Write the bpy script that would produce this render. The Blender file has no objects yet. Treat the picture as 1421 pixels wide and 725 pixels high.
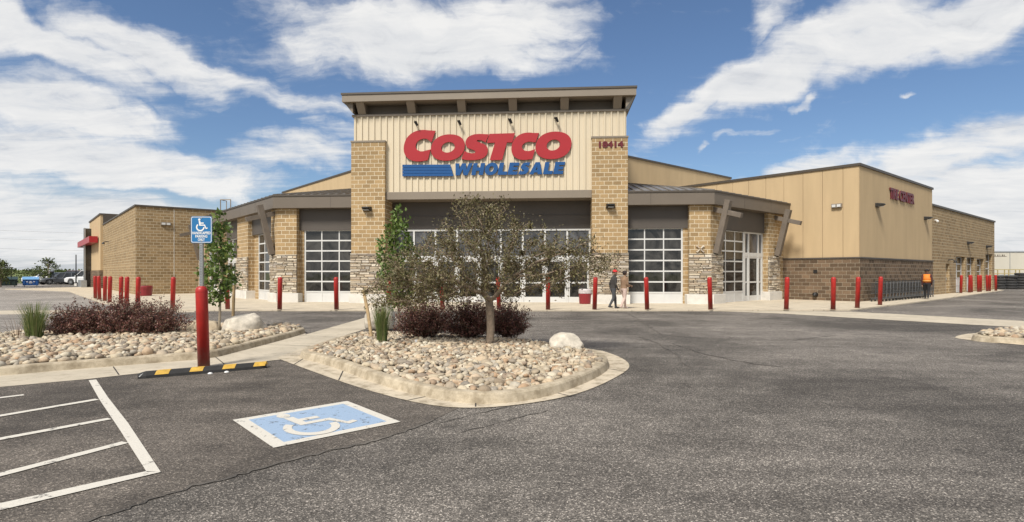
import bpy, bmesh, math, random
import numpy as np
from mathutils import Vector, Matrix
R = math.radians
random.seed(7); rng = np.random.default_rng(11)
scene = bpy.context.scene
COL = scene.collection
# ------------------------------------------------------------------ camera
FPX, CX, HY, CAMH = 795.0, 710.5, 379.0, 1.5      # focal length, centre and horizon in photo pixels; eye height
cam_d = bpy.data.cameras.new('camera'); cam = bpy.data.objects.new('camera', cam_d); COL.objects.link(cam)
cam.location = (0, 0, CAMH); cam.rotation_euler = (R(90), 0, 0)
cam_d.sensor_width = 36; cam_d.lens = FPX/1421*36; cam_d.shift_y = 16.5/1421
cam_d.clip_start = .05; cam_d.clip_end = 6000
scene.camera = cam

def G(px, py, z=0.0):                      # photo pixel -> point on the level z
    Y = (CAMH - z)*FPX/(py - HY)
    return Vector(((px - CX)/FPX*Y, Y, z))
def at(px, Y, z): return Vector(((px - CX)/FPX*Y, Y, z))
def zat(py, Y): return CAMH + (HY - py)*Y/FPX
def G2(l, z=0.0): return [(G(a, b, z).x, G(a, b, z).y) for a, b in l]

# ------------------------------------------------------------------ node helpers
def new_mat(name):
    m = bpy.data.materials.new(name); m.use_nodes = True
    nt = m.node_tree; b = nt.nodes['Principled BSDF']
    return m, nt, b
def nd(nt, typ, **kw):
    n = nt.nodes.new(typ)
    for k, v in kw.items(): setattr(n, k, v)
    return n
def lk(nt, a, b): nt.links.new(a, b)
def noise(nt, vec, scale, detail=4, rough=.55, dist=0.0):
    n = nd(nt, 'ShaderNodeTexNoise'); n.inputs['Scale'].default_value = scale
    n.inputs['Detail'].default_value = detail; n.inputs['Roughness'].default_value = rough
    n.inputs['Distortion'].default_value = dist
    if vec is not None: lk(nt, vec, n.inputs['Vector'])
    return n.outputs[0]
def ramp(nt, fac, stops, interp='LINEAR'):
    n = nd(nt, 'ShaderNodeValToRGB'); cr = n.color_ramp; cr.interpolation = interp
    while len(cr.elements) < len(stops): cr.elements.new(.5)
    for e, (p, c) in zip(cr.elements, stops):
        e.position = p; e.color = (c[0], c[1], c[2], 1) if hasattr(c, '__len__') else (c, c, c, 1)
    lk(nt, fac, n.inputs[0]); return n.outputs[0]
def mixc(nt, fac, a, b, mode='MIX'):
    n = nd(nt, 'ShaderNodeMix', data_type='RGBA', blend_type=mode)
    for sock, v in ((n.inputs[0], fac), (n.inputs[6], a), (n.inputs[7], b)):
        if isinstance(v, (int, float)): sock.default_value = v
        elif isinstance(v, tuple): sock.default_value = (*v, 1) if len(v) == 3 else v
        else: lk(nt, v, sock)
    return n.outputs[2]
def mth(nt, op, a, b=None, c=None, clamp=False):
    n = nd(nt, 'ShaderNodeMath', operation=op, use_clamp=clamp)
    for i, v in enumerate((a, b, c)):
        if v is None: continue
        if isinstance(v, (int, float)): n.inputs[i].default_value = v
        else: lk(nt, v, n.inputs[i])
    return n.outputs[0]
def bump(nt, h, bsdf, strength=.3, dist=.02, prev=None):
    n = nd(nt, 'ShaderNodeBump'); n.inputs['Strength'].default_value = strength; n.inputs['Distance'].default_value = dist
    lk(nt, h, n.inputs['Height'])
    if prev is not None: lk(nt, prev, n.inputs['Normal'])
    lk(nt, n.outputs[0], bsdf.inputs['Normal']); return n.outputs[0]
def objco(nt): return nd(nt, 'ShaderNodeTexCoord').outputs['Object']
def uvco(nt): return nd(nt, 'ShaderNodeTexCoord').outputs['UV']
def geopos(nt): return nd(nt, 'ShaderNodeNewGeometry').outputs['Position']
def sc(c, k): return (c[0]*k, c[1]*k, c[2]*k)

def simple(name, c, rough=.7, metal=0.0, var=.12, nscale=3.0, bmp=0.0, bscale=60, spec=.5, coat=0.0, streak=False):
    m, nt, b = new_mat(name)
    co = objco(nt)
    if streak:
        mp = nd(nt, 'ShaderNodeMapping'); mp.inputs['Scale'].default_value = (1, 1, .15); lk(nt, co, mp.inputs[0]); co2 = mp.outputs[0]
    else: co2 = co
    f = noise(nt, co2, nscale, 5, .6)
    lk(nt, ramp(nt, f, [(.25, sc(c, 1-var)), (.75, sc(c, 1+var))]), b.inputs['Base Color'])
    b.inputs['Roughness'].default_value = rough; b.inputs['Metallic'].default_value = metal
    b.inputs['Specular IOR Level'].default_value = spec; b.inputs['Coat Weight'].default_value = coat
    if bmp: bump(nt, noise(nt, co, bscale, 3), b, bmp, .01)
    return m

# ------------------------------------------------------------------ mesh builder
ORG = {}
def auto_uv(me, off):
    uvl = me.uv_layers.new(name='uv')
    n = len(me.loops)
    if not n: return
    vi = np.empty(n, 'i'); me.loops.foreach_get('vertex_index', vi)
    co = np.empty(len(me.vertices)*3); me.vertices.foreach_get('co', co); co = co.reshape(-1, 3) + np.array(off)
    pn = np.empty(len(me.polygons)*3); me.polygons.foreach_get('normal', pn); pn = pn.reshape(-1, 3)
    lt = np.empty(len(me.polygons), 'i'); me.polygons.foreach_get('loop_total', lt)
    N = np.repeat(pn, lt, axis=0); P = co[vi]
    horiz = np.abs(N[:, 2]) > .75
    t = np.stack([-N[:, 1], N[:, 0]], 1); l = np.linalg.norm(t, axis=1); l[l < 1e-6] = 1; t /= l[:, None]
    u = np.where(horiz, P[:, 0], P[:, 0]*t[:, 0] + P[:, 1]*t[:, 1]); v = np.where(horiz, P[:, 1], P[:, 2])
    uvl.data.foreach_set('uv', np.stack([u, v], 1).astype('f').ravel())

class MB:
    def __init__(s): s.v = []; s.f = []; s.m = []; s.mi = 0
    def face(s, pts):
        k = len(s.v); s.v += [tuple(p) for p in pts]; s.f.append(tuple(range(k, k+len(pts)))); s.m.append(s.mi)
    def hexa(s, p):                         # 8 corners: bottom 4 ccw, top 4 ccw
        k = len(s.v); s.v += [tuple(q) for q in p]
        for f in ((3, 2, 1, 0), (4, 5, 6, 7), (0, 1, 5, 4), (1, 2, 6, 5), (2, 3, 7, 6), (3, 0, 4, 7)):
            s.f.append(tuple(k+i for i in f)); s.m.append(s.mi)
    def box(s, x0, x1, y0, y1, z0, z1):
        s.hexa([(x0, y0, z0), (x1, y0, z0), (x1, y1, z0), (x0, y1, z0), (x0, y0, z1), (x1, y0, z1), (x1, y1, z1), (x0, y1, z1)])
    def bar(s, a, b, w, h, up=(0, 0, 1)):   # box along a->b, w wide, h high
        a, b = Vector(a), Vector(b); d = (b-a).normalized(); up = Vector(up)
        sd = d.cross(up)
        if sd.length < 1e-4: sd = d.cross(Vector((0, 1, 0)))
        sd.normalize(); u = sd.cross(d).normalized()
        q = lambda c, i, j: c + sd*(w/2*i) + u*(h/2*j)
        s.hexa([q(a, -1, -1), q(a, 1, -1), q(b, 1, -1), q(b, -1, -1), q(a, -1, 1), q(a, 1, 1), q(b, 1, 1), q(b, -1, 1)])
    def prism(s, poly, z0, z1):
        n = len(poly); k = len(s.v)
        ar = sum(poly[i][0]*poly[(i+1) % n][1]-poly[(i+1) % n][0]*poly[i][1] for i in range(n))
        if ar < 0: poly = poly[::-1]
        s.v += [(p[0], p[1], z0) for p in poly] + [(p[0], p[1], z1) for p in poly]
        s.f.append(tuple(k+i for i in range(n))[::-1]); s.f.append(tuple(k+n+i for i in range(n))); s.m += [s.mi]*2
        for i in range(n):
            j = (i+1) % n; s.f.append((k+i, k+j, k+n+j, k+n+i)); s.m.append(s.mi)
    def sheet(s, poly, z):
        n = len(poly)
        ar = sum(poly[i][0]*poly[(i+1) % n][1]-poly[(i+1) % n][0]*poly[i][1] for i in range(n))
        if ar < 0: poly = poly[::-1]
        s.face([(p[0], p[1], z) for p in poly])
    def tube(s, path, rad, n=8, cap=True):
        path = [Vector(p) for p in path]
        if not hasattr(rad, '__len__'): rad = [rad]*len(path)
        k0 = len(s.v); ref = None
        for i, p in enumerate(path):
            d = (path[min(i+1, len(path)-1)] - path[max(i-1, 0)])
            d = d.normalized() if d.length > 1e-9 else Vector((0, 0, 1))
            if ref is None: ref = d.orthogonal().normalized()
            ref = (ref - d*ref.dot(d));
            ref = ref.normalized() if ref.length > 1e-6 else d.orthogonal().normalized()
            b = d.cross(ref)
            for j in range(n):
                a = 2*math.pi*j/n; s.v.append(tuple(p + (ref*math.cos(a) + b*math.sin(a))*rad[i]))
        for i in range(len(path)-1):
            for j in range(n):
                a, b2 = k0+i*n+j, k0+i*n+(j+1) % n
                s.f.append((a, b2, b2+n, a+n)); s.m.append(s.mi)
        if cap:
            s.f.append(tuple(k0+j for j in range(n))[::-1]); e = k0+(len(path)-1)*n
            s.f.append(tuple(e+j for j in range(n))); s.m += [s.mi]*2
    def lathe(s, c, prof, n=20):            # prof: (r, z) from the bottom up
        k0 = len(s.v)
        for r, z in prof:
            for j in range(n):
                a = 2*math.pi*j/n; s.v.append((c[0]+r*math.cos(a), c[1]+r*math.sin(a), c[2]+z))
        for i in range(len(prof)-1):
            for j in range(n):
                a, b2 = k0+i*n+j, k0+i*n+(j+1) % n
                s.f.append((a, b2, b2+n, a+n)); s.m.append(s.mi)
        s.f.append(tuple(k0+j for j in range(n))[::-1]); e = k0+(len(prof)-1)*n
        s.f.append(tuple(e+j for j in range(n))); s.m += [s.mi]*2
    def add(s, V, F):
        k = len(s.v); s.v += [tuple(p) for p in V]; s.f += [tuple(k+i for i in f) for f in F]; s.m += [s.mi]*len(F)
    def build(s, name, mat=None, parent=None, loc=None, smooth=False, bevel=0.0, uv=True):
        """mesh given in world space; local = world - origin of the parent (or loc)"""
        org = Vector(ORG[parent.name]) if parent is not None else Vector(loc or (0, 0, 0))
        V = [(a-org.x, b-org.y, c-org.z) for a, b, c in s.v]
        me = bpy.data.meshes.new(name); me.from_pydata(V, [], s.f); me.update()
        o = bpy.data.objects.new(name, me)
        return finish(o, me, mat, parent, org, smooth, bevel, uv, s.m)
def finish(o, me, mat, parent, org, smooth, bevel, uv, mi=None):
    COL.objects.link(o)
    for m in (mat if isinstance(mat, (list, tuple)) else [mat] if mat else []): me.materials.append(m)
    if mi is not None and max(mi, default=0) > 0: me.polygons.foreach_set('material_index', mi)
    if smooth: me.polygons.foreach_set('use_smooth', [True]*len(me.polygons))
    if uv: auto_uv(me, tuple(org))
    if bevel:
        b = o.modifiers.new('bevel', 'BEVEL'); b.width = bevel; b.segments = 2; b.limit_method = 'ANGLE'; b.angle_limit = R(40)
    if parent is not None: o.parent = parent
    else: o.location = org
    ORG[o.name] = tuple(org)
    return o
def np_obj(name, V, F, mat, parent=None, loc=(0, 0, 0), smooth=False, org_sub=True):
    org = np.array(ORG[parent.name]) if parent is not None else np.array(loc, float)
    me = bpy.data.meshes.new(name)
    V = np.asarray(V, float) - (org if org_sub else 0); F = np.asarray(F, 'i')
    nv, nf, k = len(V), len(F), F.shape[1]
    me.vertices.add(nv); me.vertices.foreach_set('co', V.astype('f').ravel())
    me.loops.add(nf*k); me.loops.foreach_set('vertex_index', F.ravel())
    me.polygons.add(nf); me.polygons.foreach_set('loop_start', np.arange(0, nf*k, k, dtype='i')); me.polygons.foreach_set('loop_total', np.full(nf, k, 'i'))
    me.update(calc_edges=True); me.validate()
    o = bpy.data.objects.new(name, me)
    return finish(o, me, mat, parent, Vector(org), smooth, 0, False)
def tag(o, label=None, cat=None, group=None, kind=None):
    if label: o['label'] = label
    if cat: o['category'] = cat
    if group: o['group'] = group
    if kind: o['kind'] = kind
    return o
def thing(name, loc, label, cat, group=None):
    o = bpy.data.objects.new(name, None); COL.objects.link(o); o.location = loc; o.empty_display_size = .2
    ORG[o.name] = tuple(loc); return tag(o, label, cat, group)
def copy_tree(o, loc, rz=None, label=None, parent=None):
    c = o.copy(); COL.objects.link(c)
    if parent is None:
        c.location = loc
        if rz is not None: c.rotation_euler = (c.rotation_euler[0], c.rotation_euler[1], rz)
        if label: c['label'] = label
        ORG[c.name] = tuple(loc)
    else: c.parent = parent
    for ch in list(o.children): copy_tree(ch, None, None, None, c)
    return c

class Frame:
    """a wall line: s along it, d out of it, z up"""
    def __init__(s, o, d, out): s.o = Vector((o[0], o[1], 0)); s.d = Vector((*d, 0)).normalized(); s.n = Vector((*out, 0)).normalized()
    def p(s, a, b, z): q = s.o + s.d*a + s.n*b; return Vector((q.x, q.y, z))
    def box(s, mb, s0, s1, d0, d1, z0, z1):
        c = [s.p(s0, d0, z0), s.p(s1, d0, z0), s.p(s1, d1, z0), s.p(s0, d1, z0), s.p(s0, d0, z1), s.p(s1, d0, z1), s.p(s1, d1, z1), s.p(s0, d1, z1)]
        if s.d.cross(s.n).z < 0: c = [c[3], c[2], c[1], c[0], c[7], c[6], c[5], c[4]]
        mb.hexa(c)
    def s_at(s, px, d=0.0):                # where a vertical at photo column px meets this wall
        k = (px - CX)/FPX; o = s.o + s.n*d
        return (k*o.y - o.x)/(s.d.x - k*s.d.y)
    def z_at(s, px, py, d=0.0):
        t = s.s_at(px, d); return zat(py, (s.o + s.n*d + s.d*t).y)
    def wall(s, mb, s0, s1, d0, d1, z0, z1, holes=()):
        xs = sorted({s0, s1, *[h[0] for h in holes], *[h[1] for h in holes]})
        for a, b in zip(xs, xs[1:]):
            cut = sorted((h[2], h[3]) for h in holes if h[0] <= a+1e-6 and h[1] >= b-1e-6)
            z = z0
            for c0, c1 in cut:
                if c0 > z+1e-6: s.box(mb, a, b, d0, d1, z, c0)
                z = c1
            if z1 > z+1e-6: s.box(mb, a, b, d0, d1, z, z1)

def text_mesh(body, size, shear=0.0, off=0.0, ext=.02, width=None):
    cu = bpy.data.curves.new('t', 'FONT'); cu.body = body; cu.size = size; cu.shear = shear; cu.offset = off; cu.extrude = ext; cu.resolution_u = 4; cu.space_character = 1.06 if off > .03 else 1.0
    o = bpy.data.objects.new('t', cu); COL.objects.link(o)
    bpy.context.view_layer.update()
    me = bpy.data.meshes.new_from_object(o.evaluated_get(bpy.context.evaluated_depsgraph_get()))
    V = [tuple(v.co) for v in me.vertices]; F = [tuple(p.vertices) for p in me.polygons]
    bpy.data.objects.remove(o); bpy.data.curves.remove(cu); bpy.data.meshes.remove(me)
    x0 = min(v[0] for v in V); x1 = max(v[0] for v in V); y0 = min(v[1] for v in V)
    k = (width/(x1-x0)) if width else 1.0
    return [((x-x0)*k, y-y0, z) for x, y, z in V], F, (x1-x0)*k, max(v[1] for v in V)-y0
def shape_mesh(loops, ext):
    cu = bpy.data.curves.new('t', 'CURVE'); cu.dimensions = '2D'; cu.fill_mode = 'BOTH'; cu.extrude = ext
    for l in loops:
        sp = cu.splines.new('POLY'); sp.points.add(len(l)-1); sp.use_cyclic_u = True
        for p, (x, y) in zip(sp.points, l): p.co = (x, y, 0, 1)
    o = bpy.data.objects.new('t', cu); COL.objects.link(o); bpy.context.view_layer.update()
    me = bpy.data.meshes.new_from_object(o.evaluated_get(bpy.context.evaluated_depsgraph_get()))
    V = [tuple(v.co) for v in me.vertices]; F = [tuple(p.vertices) for p in me.polygons]
    bpy.data.objects.remove(o); bpy.data.curves.remove(cu); bpy.data.meshes.remove(me)
    return V, F
def chaikin(l, n=2, closed=True):
    for _ in range(n):
        o = []; m = len(l)
        for i in range(m if closed else m-1):
            a, b = l[i], l[(i+1) % m]
            o += [(a[0]*.75+b[0]*.25, a[1]*.75+b[1]*.25), (a[0]*.25+b[0]*.75, a[1]*.25+b[1]*.75)]
        l = o if closed else [l[0]] + o + [l[-1]]
    return l
def area(l): return .5*sum(l[i][0]*l[(i+1) % len(l)][1]-l[(i+1) % len(l)][0]*l[i][1] for i in range(len(l)))
def inset(l, d):                            # inward offset of a closed outline
    if area(l) < 0: l = l[::-1]
    n = len(l); out = []
    for i in range(n):
        a, b, c = Vector(l[i-1]), Vector(l[i]), Vector(l[(i+1) % n])
        e1 = (b-a).normalized(); e2 = (c-b).normalized()
        n1 = Vector((-e1.y, e1.x)); n2 = Vector((-e2.y, e2.x)); m = (n1+n2)
        if m.length < 1e-6: m = n1
        m.normalize(); k = d/max(.5, m.dot(n1)); q = b + m*k; out.append((q.x, q.y))
    return out
def inside(l, X, Y):
    X = np.asarray(X); Y = np.asarray(Y); r = np.zeros(X.shape, bool); n = len(l)
    for i in range(n):
        x0, y0 = l[i]; x1, y1 = l[(i+1) % n]
        if y0 == y1: continue
        c = ((y0 > Y) != (y1 > Y)) & (X < (x1-x0)*(Y-y0)/(y1-y0)+x0); r ^= c
    return r
SKY_STR, SUN_STR, EXPO, SKYT = .10, 2.0, 1.27, (.36, .40, .45)
# ------------------------------------------------------------------ materials
def cmu_mat(name, base, mortar, bw=.4, rh=.2, ms=.011, var=.22, bands=None, rough_bump=.5):
    m, nt, b = new_mat(name); uv = uvco(nt)
    br = nd(nt, 'ShaderNodeTexBrick'); lk(nt, uv, br.inputs['Vector'])
    br.inputs['Scale'].default_value = 1; br.inputs['Brick Width'].default_value = bw; br.inputs['Row Height'].default_value = rh
    br.inputs['Mortar Size'].default_value = ms; br.inputs['Mortar Smooth'].default_value = .15; br.inputs['Bias'].default_value = 0
    br.inputs['Color1'].default_value = (*sc(base, 1-var), 1); br.inputs['Color2'].default_value = (*sc(base, 1+var), 1); br.inputs['Mortar'].default_value = (*mortar, 1)
    pos = geopos(nt)
    f = noise(nt, pos, 26, 6, .7); f2 = noise(nt, pos, .7, 4, .6)
    c = mixc(nt, .55, br.outputs['Color'], ramp(nt, f, [(.3, .5), (.7, 1.05)]), 'MULTIPLY')
    c = mixc(nt, .35, c, ramp(nt, f2, [(.3, .6), (.7, 1.0)]), 'MULTIPLY')
    if bands:                               # lighter tint mixed into one course every few rows
        per, wid, off, tint = bands
        sp = nd(nt, 'ShaderNodeSeparateXYZ'); lk(nt, uv, sp.inputs[0])
        w = mth(nt, 'FLOORED_MODULO', mth(nt, 'ADD', sp.outputs[1], off), per)
        on = mth(nt, 'LESS_THAN', w, wid)
        c = mixc(nt, mth(nt, 'MULTIPLY', on, .32), c, tint)
    lk(nt, c, b.inputs['Base Color']); b.inputs['Roughness'].default_value = .9; b.inputs['Specular IOR Level'].default_value = .25
    h = mth(nt, 'ADD', mth(nt, 'MULTIPLY', br.outputs['Fac'], -1.0), mth(nt, 'MULTIPLY', f, .7))
    bump(nt, h, b, rough_bump, .03)
    return m
def island_mat(name, stops, rough=.8, bmp=.4, bscale=40, obj_rand=False, spec=.4, var=.5, trans=0.0):
    m, nt, b = new_mat(name)
    f = nd(nt, 'ShaderNodeObjectInfo').outputs['Random'] if obj_rand else nd(nt, 'ShaderNodeNewGeometry').outputs['Random Per Island']
    c = ramp(nt, f, stops, 'LINEAR'); pos = geopos(nt)
    if var: c = mixc(nt, var, c, ramp(nt, noise(nt, pos, bscale, 5, .65), [(.3, .55), (.7, 1.15)]), 'MULTIPLY')
    lk(nt, c, b.inputs['Base Color']); b.inputs['Roughness'].default_value = rough; b.inputs['Specular IOR Level'].default_value = spec
    if bmp: bump(nt, noise(nt, pos, bscale*1.5, 4), b, bmp, .02)
    if trans:
        t = nd(nt, 'ShaderNodeBsdfTranslucent'); lk(nt, c, t.inputs[0]); mx = nd(nt, 'ShaderNodeMixShader'); mx.inputs[0].default_value = trans
        lk(nt, b.outputs[0], mx.inputs[1]); lk(nt, t.outputs[0], mx.inputs[2]); lk(nt, mx.outputs[0], nt.nodes['Material Output'].inputs[0])
    return m
def asphalt(name, base, agg=1.0, patch=.3):
    m, nt, b = new_mat(name); p = geopos(nt)
    big = noise(nt, p, .22, 5, .6, .4); mid = noise(nt, p, 2.3, 5, .65); fine = noise(nt, p, 95, 3, .7)
    mp = nd(nt, 'ShaderNodeMapping'); mp.inputs['Rotation'].default_value = (0, 0, R(20)); mp.inputs['Scale'].default_value = (.25, 2.2, 1); lk(nt, p, mp.inputs[0])
    st = noise(nt, mp.outputs[0], .9, 4, .6)
    vo = nd(nt, 'ShaderNodeTexVoronoi'); vo.inputs['Scale'].default_value = 105; lk(nt, p, vo.inputs['Vector'])
    c = ramp(nt, big, [(.38, sc(base, 1-patch)), (.5, base), (.62, sc(base, 1+patch*.8))])
    c = mixc(nt, .5, c, ramp(nt, mid, [(.35, .6), (.65, 1.25)]), 'MULTIPLY')
    c = mixc(nt, .45, c, ramp(nt, st, [(.35, .55), (.65, 1.25)]), 'MULTIPLY')
    c = mixc(nt, .75*agg, c, ramp(nt, fine, [(.35, .5), (.52, .95), (.7, 1.6)]), 'MULTIPLY')
    cell = nd_sep(nt, vo.outputs['Color'])
    c = mixc(nt, .85*agg if agg < 1 else .95, c, ramp(nt, cell, [(0, .35), (.45, .72), (.75, 1.05), (.9, 1.7), (1, 3.2)]), 'MULTIPLY')
    dk = ramp(nt, noise(nt, p, 1.7, 7, .72), [(.30, 1.0), (.40, 0.0)])
    c = mixc(nt, mth(nt, 'MULTIPLY', dk, .5), c, sc(base, .35))
    lk(nt, c, b.inputs['Base Color']); b.inputs['Roughness'].default_value = .88; b.inputs['Specular IOR Level'].default_value = .3
    bump(nt, mth(nt, 'ADD', fine, mth(nt, 'MULTIPLY', vo.outputs['Distance'], 1.2)), b, .55*agg, .012)
    return m
def nd_sep(nt, col):
    s = nd(nt, 'ShaderNodeSeparateColor'); lk(nt, col, s.inputs[0]); return s.outputs[0]
def concrete(name, base, joints=0.0, stain=.35, ang=0, lo=.32, hi=.5):
    m, nt, b = new_mat(name); p = geopos(nt)
    a = noise(nt, p, 1.1, 6, .65, .3); f = noise(nt, p, 55, 4, .7); s = noise(nt, p, 4.5, 6, .7)
    c = ramp(nt, a, [(.3, sc(base, .82)), (.7, sc(base, 1.1))])
    c = mixc(nt, .5, c, ramp(nt, f, [(.3, .78), (.7, 1.08)]), 'MULTIPLY')
    c = mixc(nt, stain, c, ramp(nt, s, [(lo, (.30, .26, .20)), (hi, (1, 1, 1))]), 'MULTIPLY')
    h = f
    if joints:
        mp = nd(nt, 'ShaderNodeMapping'); mp.inputs['Rotation'].default_value = (0, 0, R(ang)); lk(nt, p, mp.inputs[0])
        br = nd(nt, 'ShaderNodeTexBrick'); br.offset = 0; lk(nt, mp.outputs[0], br.inputs['Vector'])
        for k, v in (('Scale', 1), ('Brick Width', joints), ('Row Height', joints), ('Mortar Size', .012), ('Mortar Smooth', .3)): br.inputs[k].default_value = v
        c = mixc(nt, mth(nt, 'MULTIPLY', br.outputs['Fac'], .75), c, sc(base, .35))
    lk(nt, c, b.inputs['Base Color']); b.inputs['Roughness'].default_value = .92; b.inputs['Specular IOR Level'].default_value = .25
    bump(nt, h, b, .25, .008)
    return m
def paint_mat(name, c, wear=.42):           # worn road paint: the pavement shows through flakes
    m, nt, b = new_mat(name); p = geopos(nt)
    f = noise(nt, p, 9, 8, .75); g = noise(nt, p, 70, 3, .7)
    col = mixc(nt, .45, c, ramp(nt, g, [(.3, .7), (.7, 1.1)]), 'MULTIPLY')
    k = ramp(nt, f, [(wear-.10, 1.0), (wear-.06, 0.0)])
    col = mixc(nt, mth(nt, 'MULTIPLY', k, .8), col, (.07, .062, .055))
    lk(nt, col, b.inputs['Base Color']); b.inputs['Roughness'].default_value = .75; bump(nt, g, b, .4, .006)
    return m
TAN = (.49, .365, .215)
M = {}
M['asphalt'] = asphalt('asphalt_road', (.188, .167, .143), 1.0, .4)
M['stall'] = asphalt('sealed_asphalt', (.155, .133, .110), .85, .42)
M['crack'] = simple('crack_tar', (.035, .031, .028), .85, 0, .3, 8)
M['seal'] = simple('worn_crack_seal', (.105, .092, .077), .85, 0, .75, 2.2, .4, 60)
M['side'] = asphalt('worn_grey_pavement', (.30, .27, .235), .5, .2)
M['plaza'] = concrete('plaza_concrete', (.55, .475, .36), 1.8, .22, 40)
M['walk'] = concrete('walk_concrete', (.52, .455, .35), 0, .3)
M['kerb'] = concrete('kerb_concrete', (.50, .425, .31), 0, .62, 0, .36, .60)
M['gutter'] = concrete('gutter_concrete', (.56, .48, .36), 0, .6, 0, .36, .52)
M['plinth'] = concrete('plinth_concrete', (.66, .63, .57), 0, .12)
M['cmu'] = cmu_mat('tan_block', (.43, .295, .15), (.74, .63, .45), .4, .2, .0145, .17)
M['cmu_wing'] = cmu_mat('banded_block', (.345, .24, .125), (.66, .55, .38), .4, .2, .014, .2, (1.2, .2, .5, (.42, .31, .18)), .8)
M['cmu_dark'] = cmu_mat('brown_split_block', (.18, .122, .077), (.46, .39, .29), .4, .2, .010, .35, None, .9)
M['stucco'] = simple('tan_stucco', TAN, .92, 0, .085, 1.6, .25, 90, .2, 0, True)
M['stucco2'] = simple('stucco_joint', sc(TAN, .62), .9, 0, .05, 1)
M['panel'] = simple('cream_metal_cladding', (.60, .515, .375), .5, .0, .06, .8, 0, 60, .4, 0, True)
M['bronze'] = simple('bronze_metal', (.155, .128, .10), .5, .1, .08, .7, 0, 60, .4)
M['bronze_d'] = simple('dark_bronze_panel', (.085, .072, .06), .55, .1, .1, .7)
M['bronze_l'] = simple('light_bronze_metal', (.23, .19, .145), .5, .1, .07, .8)
M['roof'] = simple('roof_membrane', (.35, .33, .3), .85, 0, .1, .4)
M['cap'] = simple('parapet_cap_metal', (.085, .07, .055), .5, .2, .08, 1)
M['seam'] = simple('standing_seam_metal', (.27, .25, .225), .4, .3, .06, .8)
M['soffit'] = simple('soffit_metal', (.11, .092, .075), .6, .1, .06, .6)
M['alu'] = simple('white_aluminium', (.64, .635, .61), .4, .15, .05, 2, 0, 60, .5)
M['timber'] = simple('bronze_timber', (.15, .122, .095), .65, 0, .2, 3, .3, 30)
M['steel'] = simple('galvanised_steel', (.42, .43, .42), .42, .75, .12, 6)
M['dark'] = simple('black_metal', (.022, .02, .018), .5, .2, .15, 4)
M['rubber'] = simple('black_rubber', (.025, .024, .023), .8, 0, .3, 9, .4, 60)
M['bollard'] = simple('red_plastic_sleeve', (.36, .016, .011), .45, 0, .26, 5, .05, 30, .5, 0)
M['sign_red'] = simple('sign_red', (.35, .016, .021), .38, 0, .06, 1.5)
M['sign_red_d'] = simple('sign_dark_red', (.115, .009, .014), .45, 0, .06, 1.5)
M['sign_blue'] = simple('sign_blue', (.005, .068, .22), .38, 0, .06, 1.5)
M['edge'] = simple('sign_return_black', (.025, .02, .02), .5, 0, .1, 2)
M['blue_sign'] = simple('traffic_sign_blue', (.02, .155, .36), .35, 0, .05, 4)
M['white'] = simple('white_paint', (.78, .77, .74), .45, 0, .04, 4)
M['line'] = paint_mat('worn_white_road_paint', (.62, .58, .50), .475)
M['blueline'] = paint_mat('worn_blue_road_paint', (.30, .40, .53), .485)
M['yellow'] = simple('yellow_reflective', (.58, .35, .05), .6, 0, .3, 14)
M['trash'] = simple('maroon_bin_plastic', (.22, .018, .022), .45, 0, .12, 4)
M['trash_top'] = simple('bin_liner_grey', (.5, .45, .44), .5, 0, .4, 25)
M['bark'] = simple('grey_brown_bark', (.25, .19, .135), .95, 0, .4, 14, .8, 45)
M['bark_y'] = simple('pale_young_bark', (.30, .25, .18), .9, 0, .25, 14, .5, 50)
M['stake'] = simple('weathered_stake_wood', (.42, .30, .16), .9, 0, .25, 9, .4, 40)
M['bed_soil'] = simple('bed_gravel_soil', (.085, .068, .05), .95, 0, .35, 14, .6, 60)
STN = [(0, (.43, .35, .24)), (.16, (.53, .45, .32)), (.3, (.27, .21, .145)), (.42, (.60, .53, .40)), (.55, (.42, .28, .17)), (.68, (.22, .195, .16)), (.8, (.54, .42, .28)), (.92, (.34, .30, .24)), (1, (.66, .60, .47))]
M['stones'] = island_mat('river_stones', STN, .75, .35, 30, False, .35, .45)
M['stone'] = island_mat('river_stone', STN, .75, .35, 30, True, .35, .45)
M['ledge'] = island_mat('ledge_stone', [(0, (.48, .39, .27)), (.2, (.66, .58, .45)), (.4, (.36, .285, .20)), (.55, (.72, .65, .53)), (.7, (.52, .47, .40)), (.85, (.58, .45, .30)), (1, (.40, .35, .30))], .9, .7, 18, False, .3, .6)
M['ledge_gap'] = simple('ledge_mortar', (.10, .08, .06), .95)
M['boulder'] = simple('pale_boulder', (.50, .45, .37), .9, 0, .4, 7, 1.0, 16)
M['boulder2'] = simple('tan_boulder', (.50, .41, .29), .9, 0, .3, 5, .8, 18)
M['leaf_crab'] = island_mat('crabapple_leaf', [(0, (.085, .064, .036)), (.3, (.135, .122, .048)), (.5, (.15, .095, .06)), (.72, (.19, .18, .07)), (.9, (.26, .225, .115)), (1, (.34, .29, .18))], .55, 0, 40, False, .45, 0, .25)
M['leaf_green'] = island_mat('green_leaf', [(0, (.055, .095, .02)), (.4, (.11, .17, .035)), (.75, (.16, .235, .05)), (1, (.26, .31, .085))], .5, 0, 40, False, .45, 0, .3)
M['leaf_barb'] = island_mat('barberry_leaf', [(0, (.055, .024, .022)), (.25, (.115, .036, .034)), (.45, (.09, .08, .042)), (.62, (.20, .058, .05)), (.8, (.19, .125, .075)), (.93, (.27, .11, .085)), (1, (.34, .21, .15))], .5, 0, 40, False, .45, 0, .2)
M['twig'] = simple('dark_twig', (.085, .06, .045), .9, 0, .3, 12)
M['blade'] = island_mat('grass_blade', [(0, (.07, .11, .03)), (.5, (.14, .185, .05)), (.85, (.23, .25, .09)), (1, (.34, .29, .14))], .55, 0, 40, False, .4, 0, .3)
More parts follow.
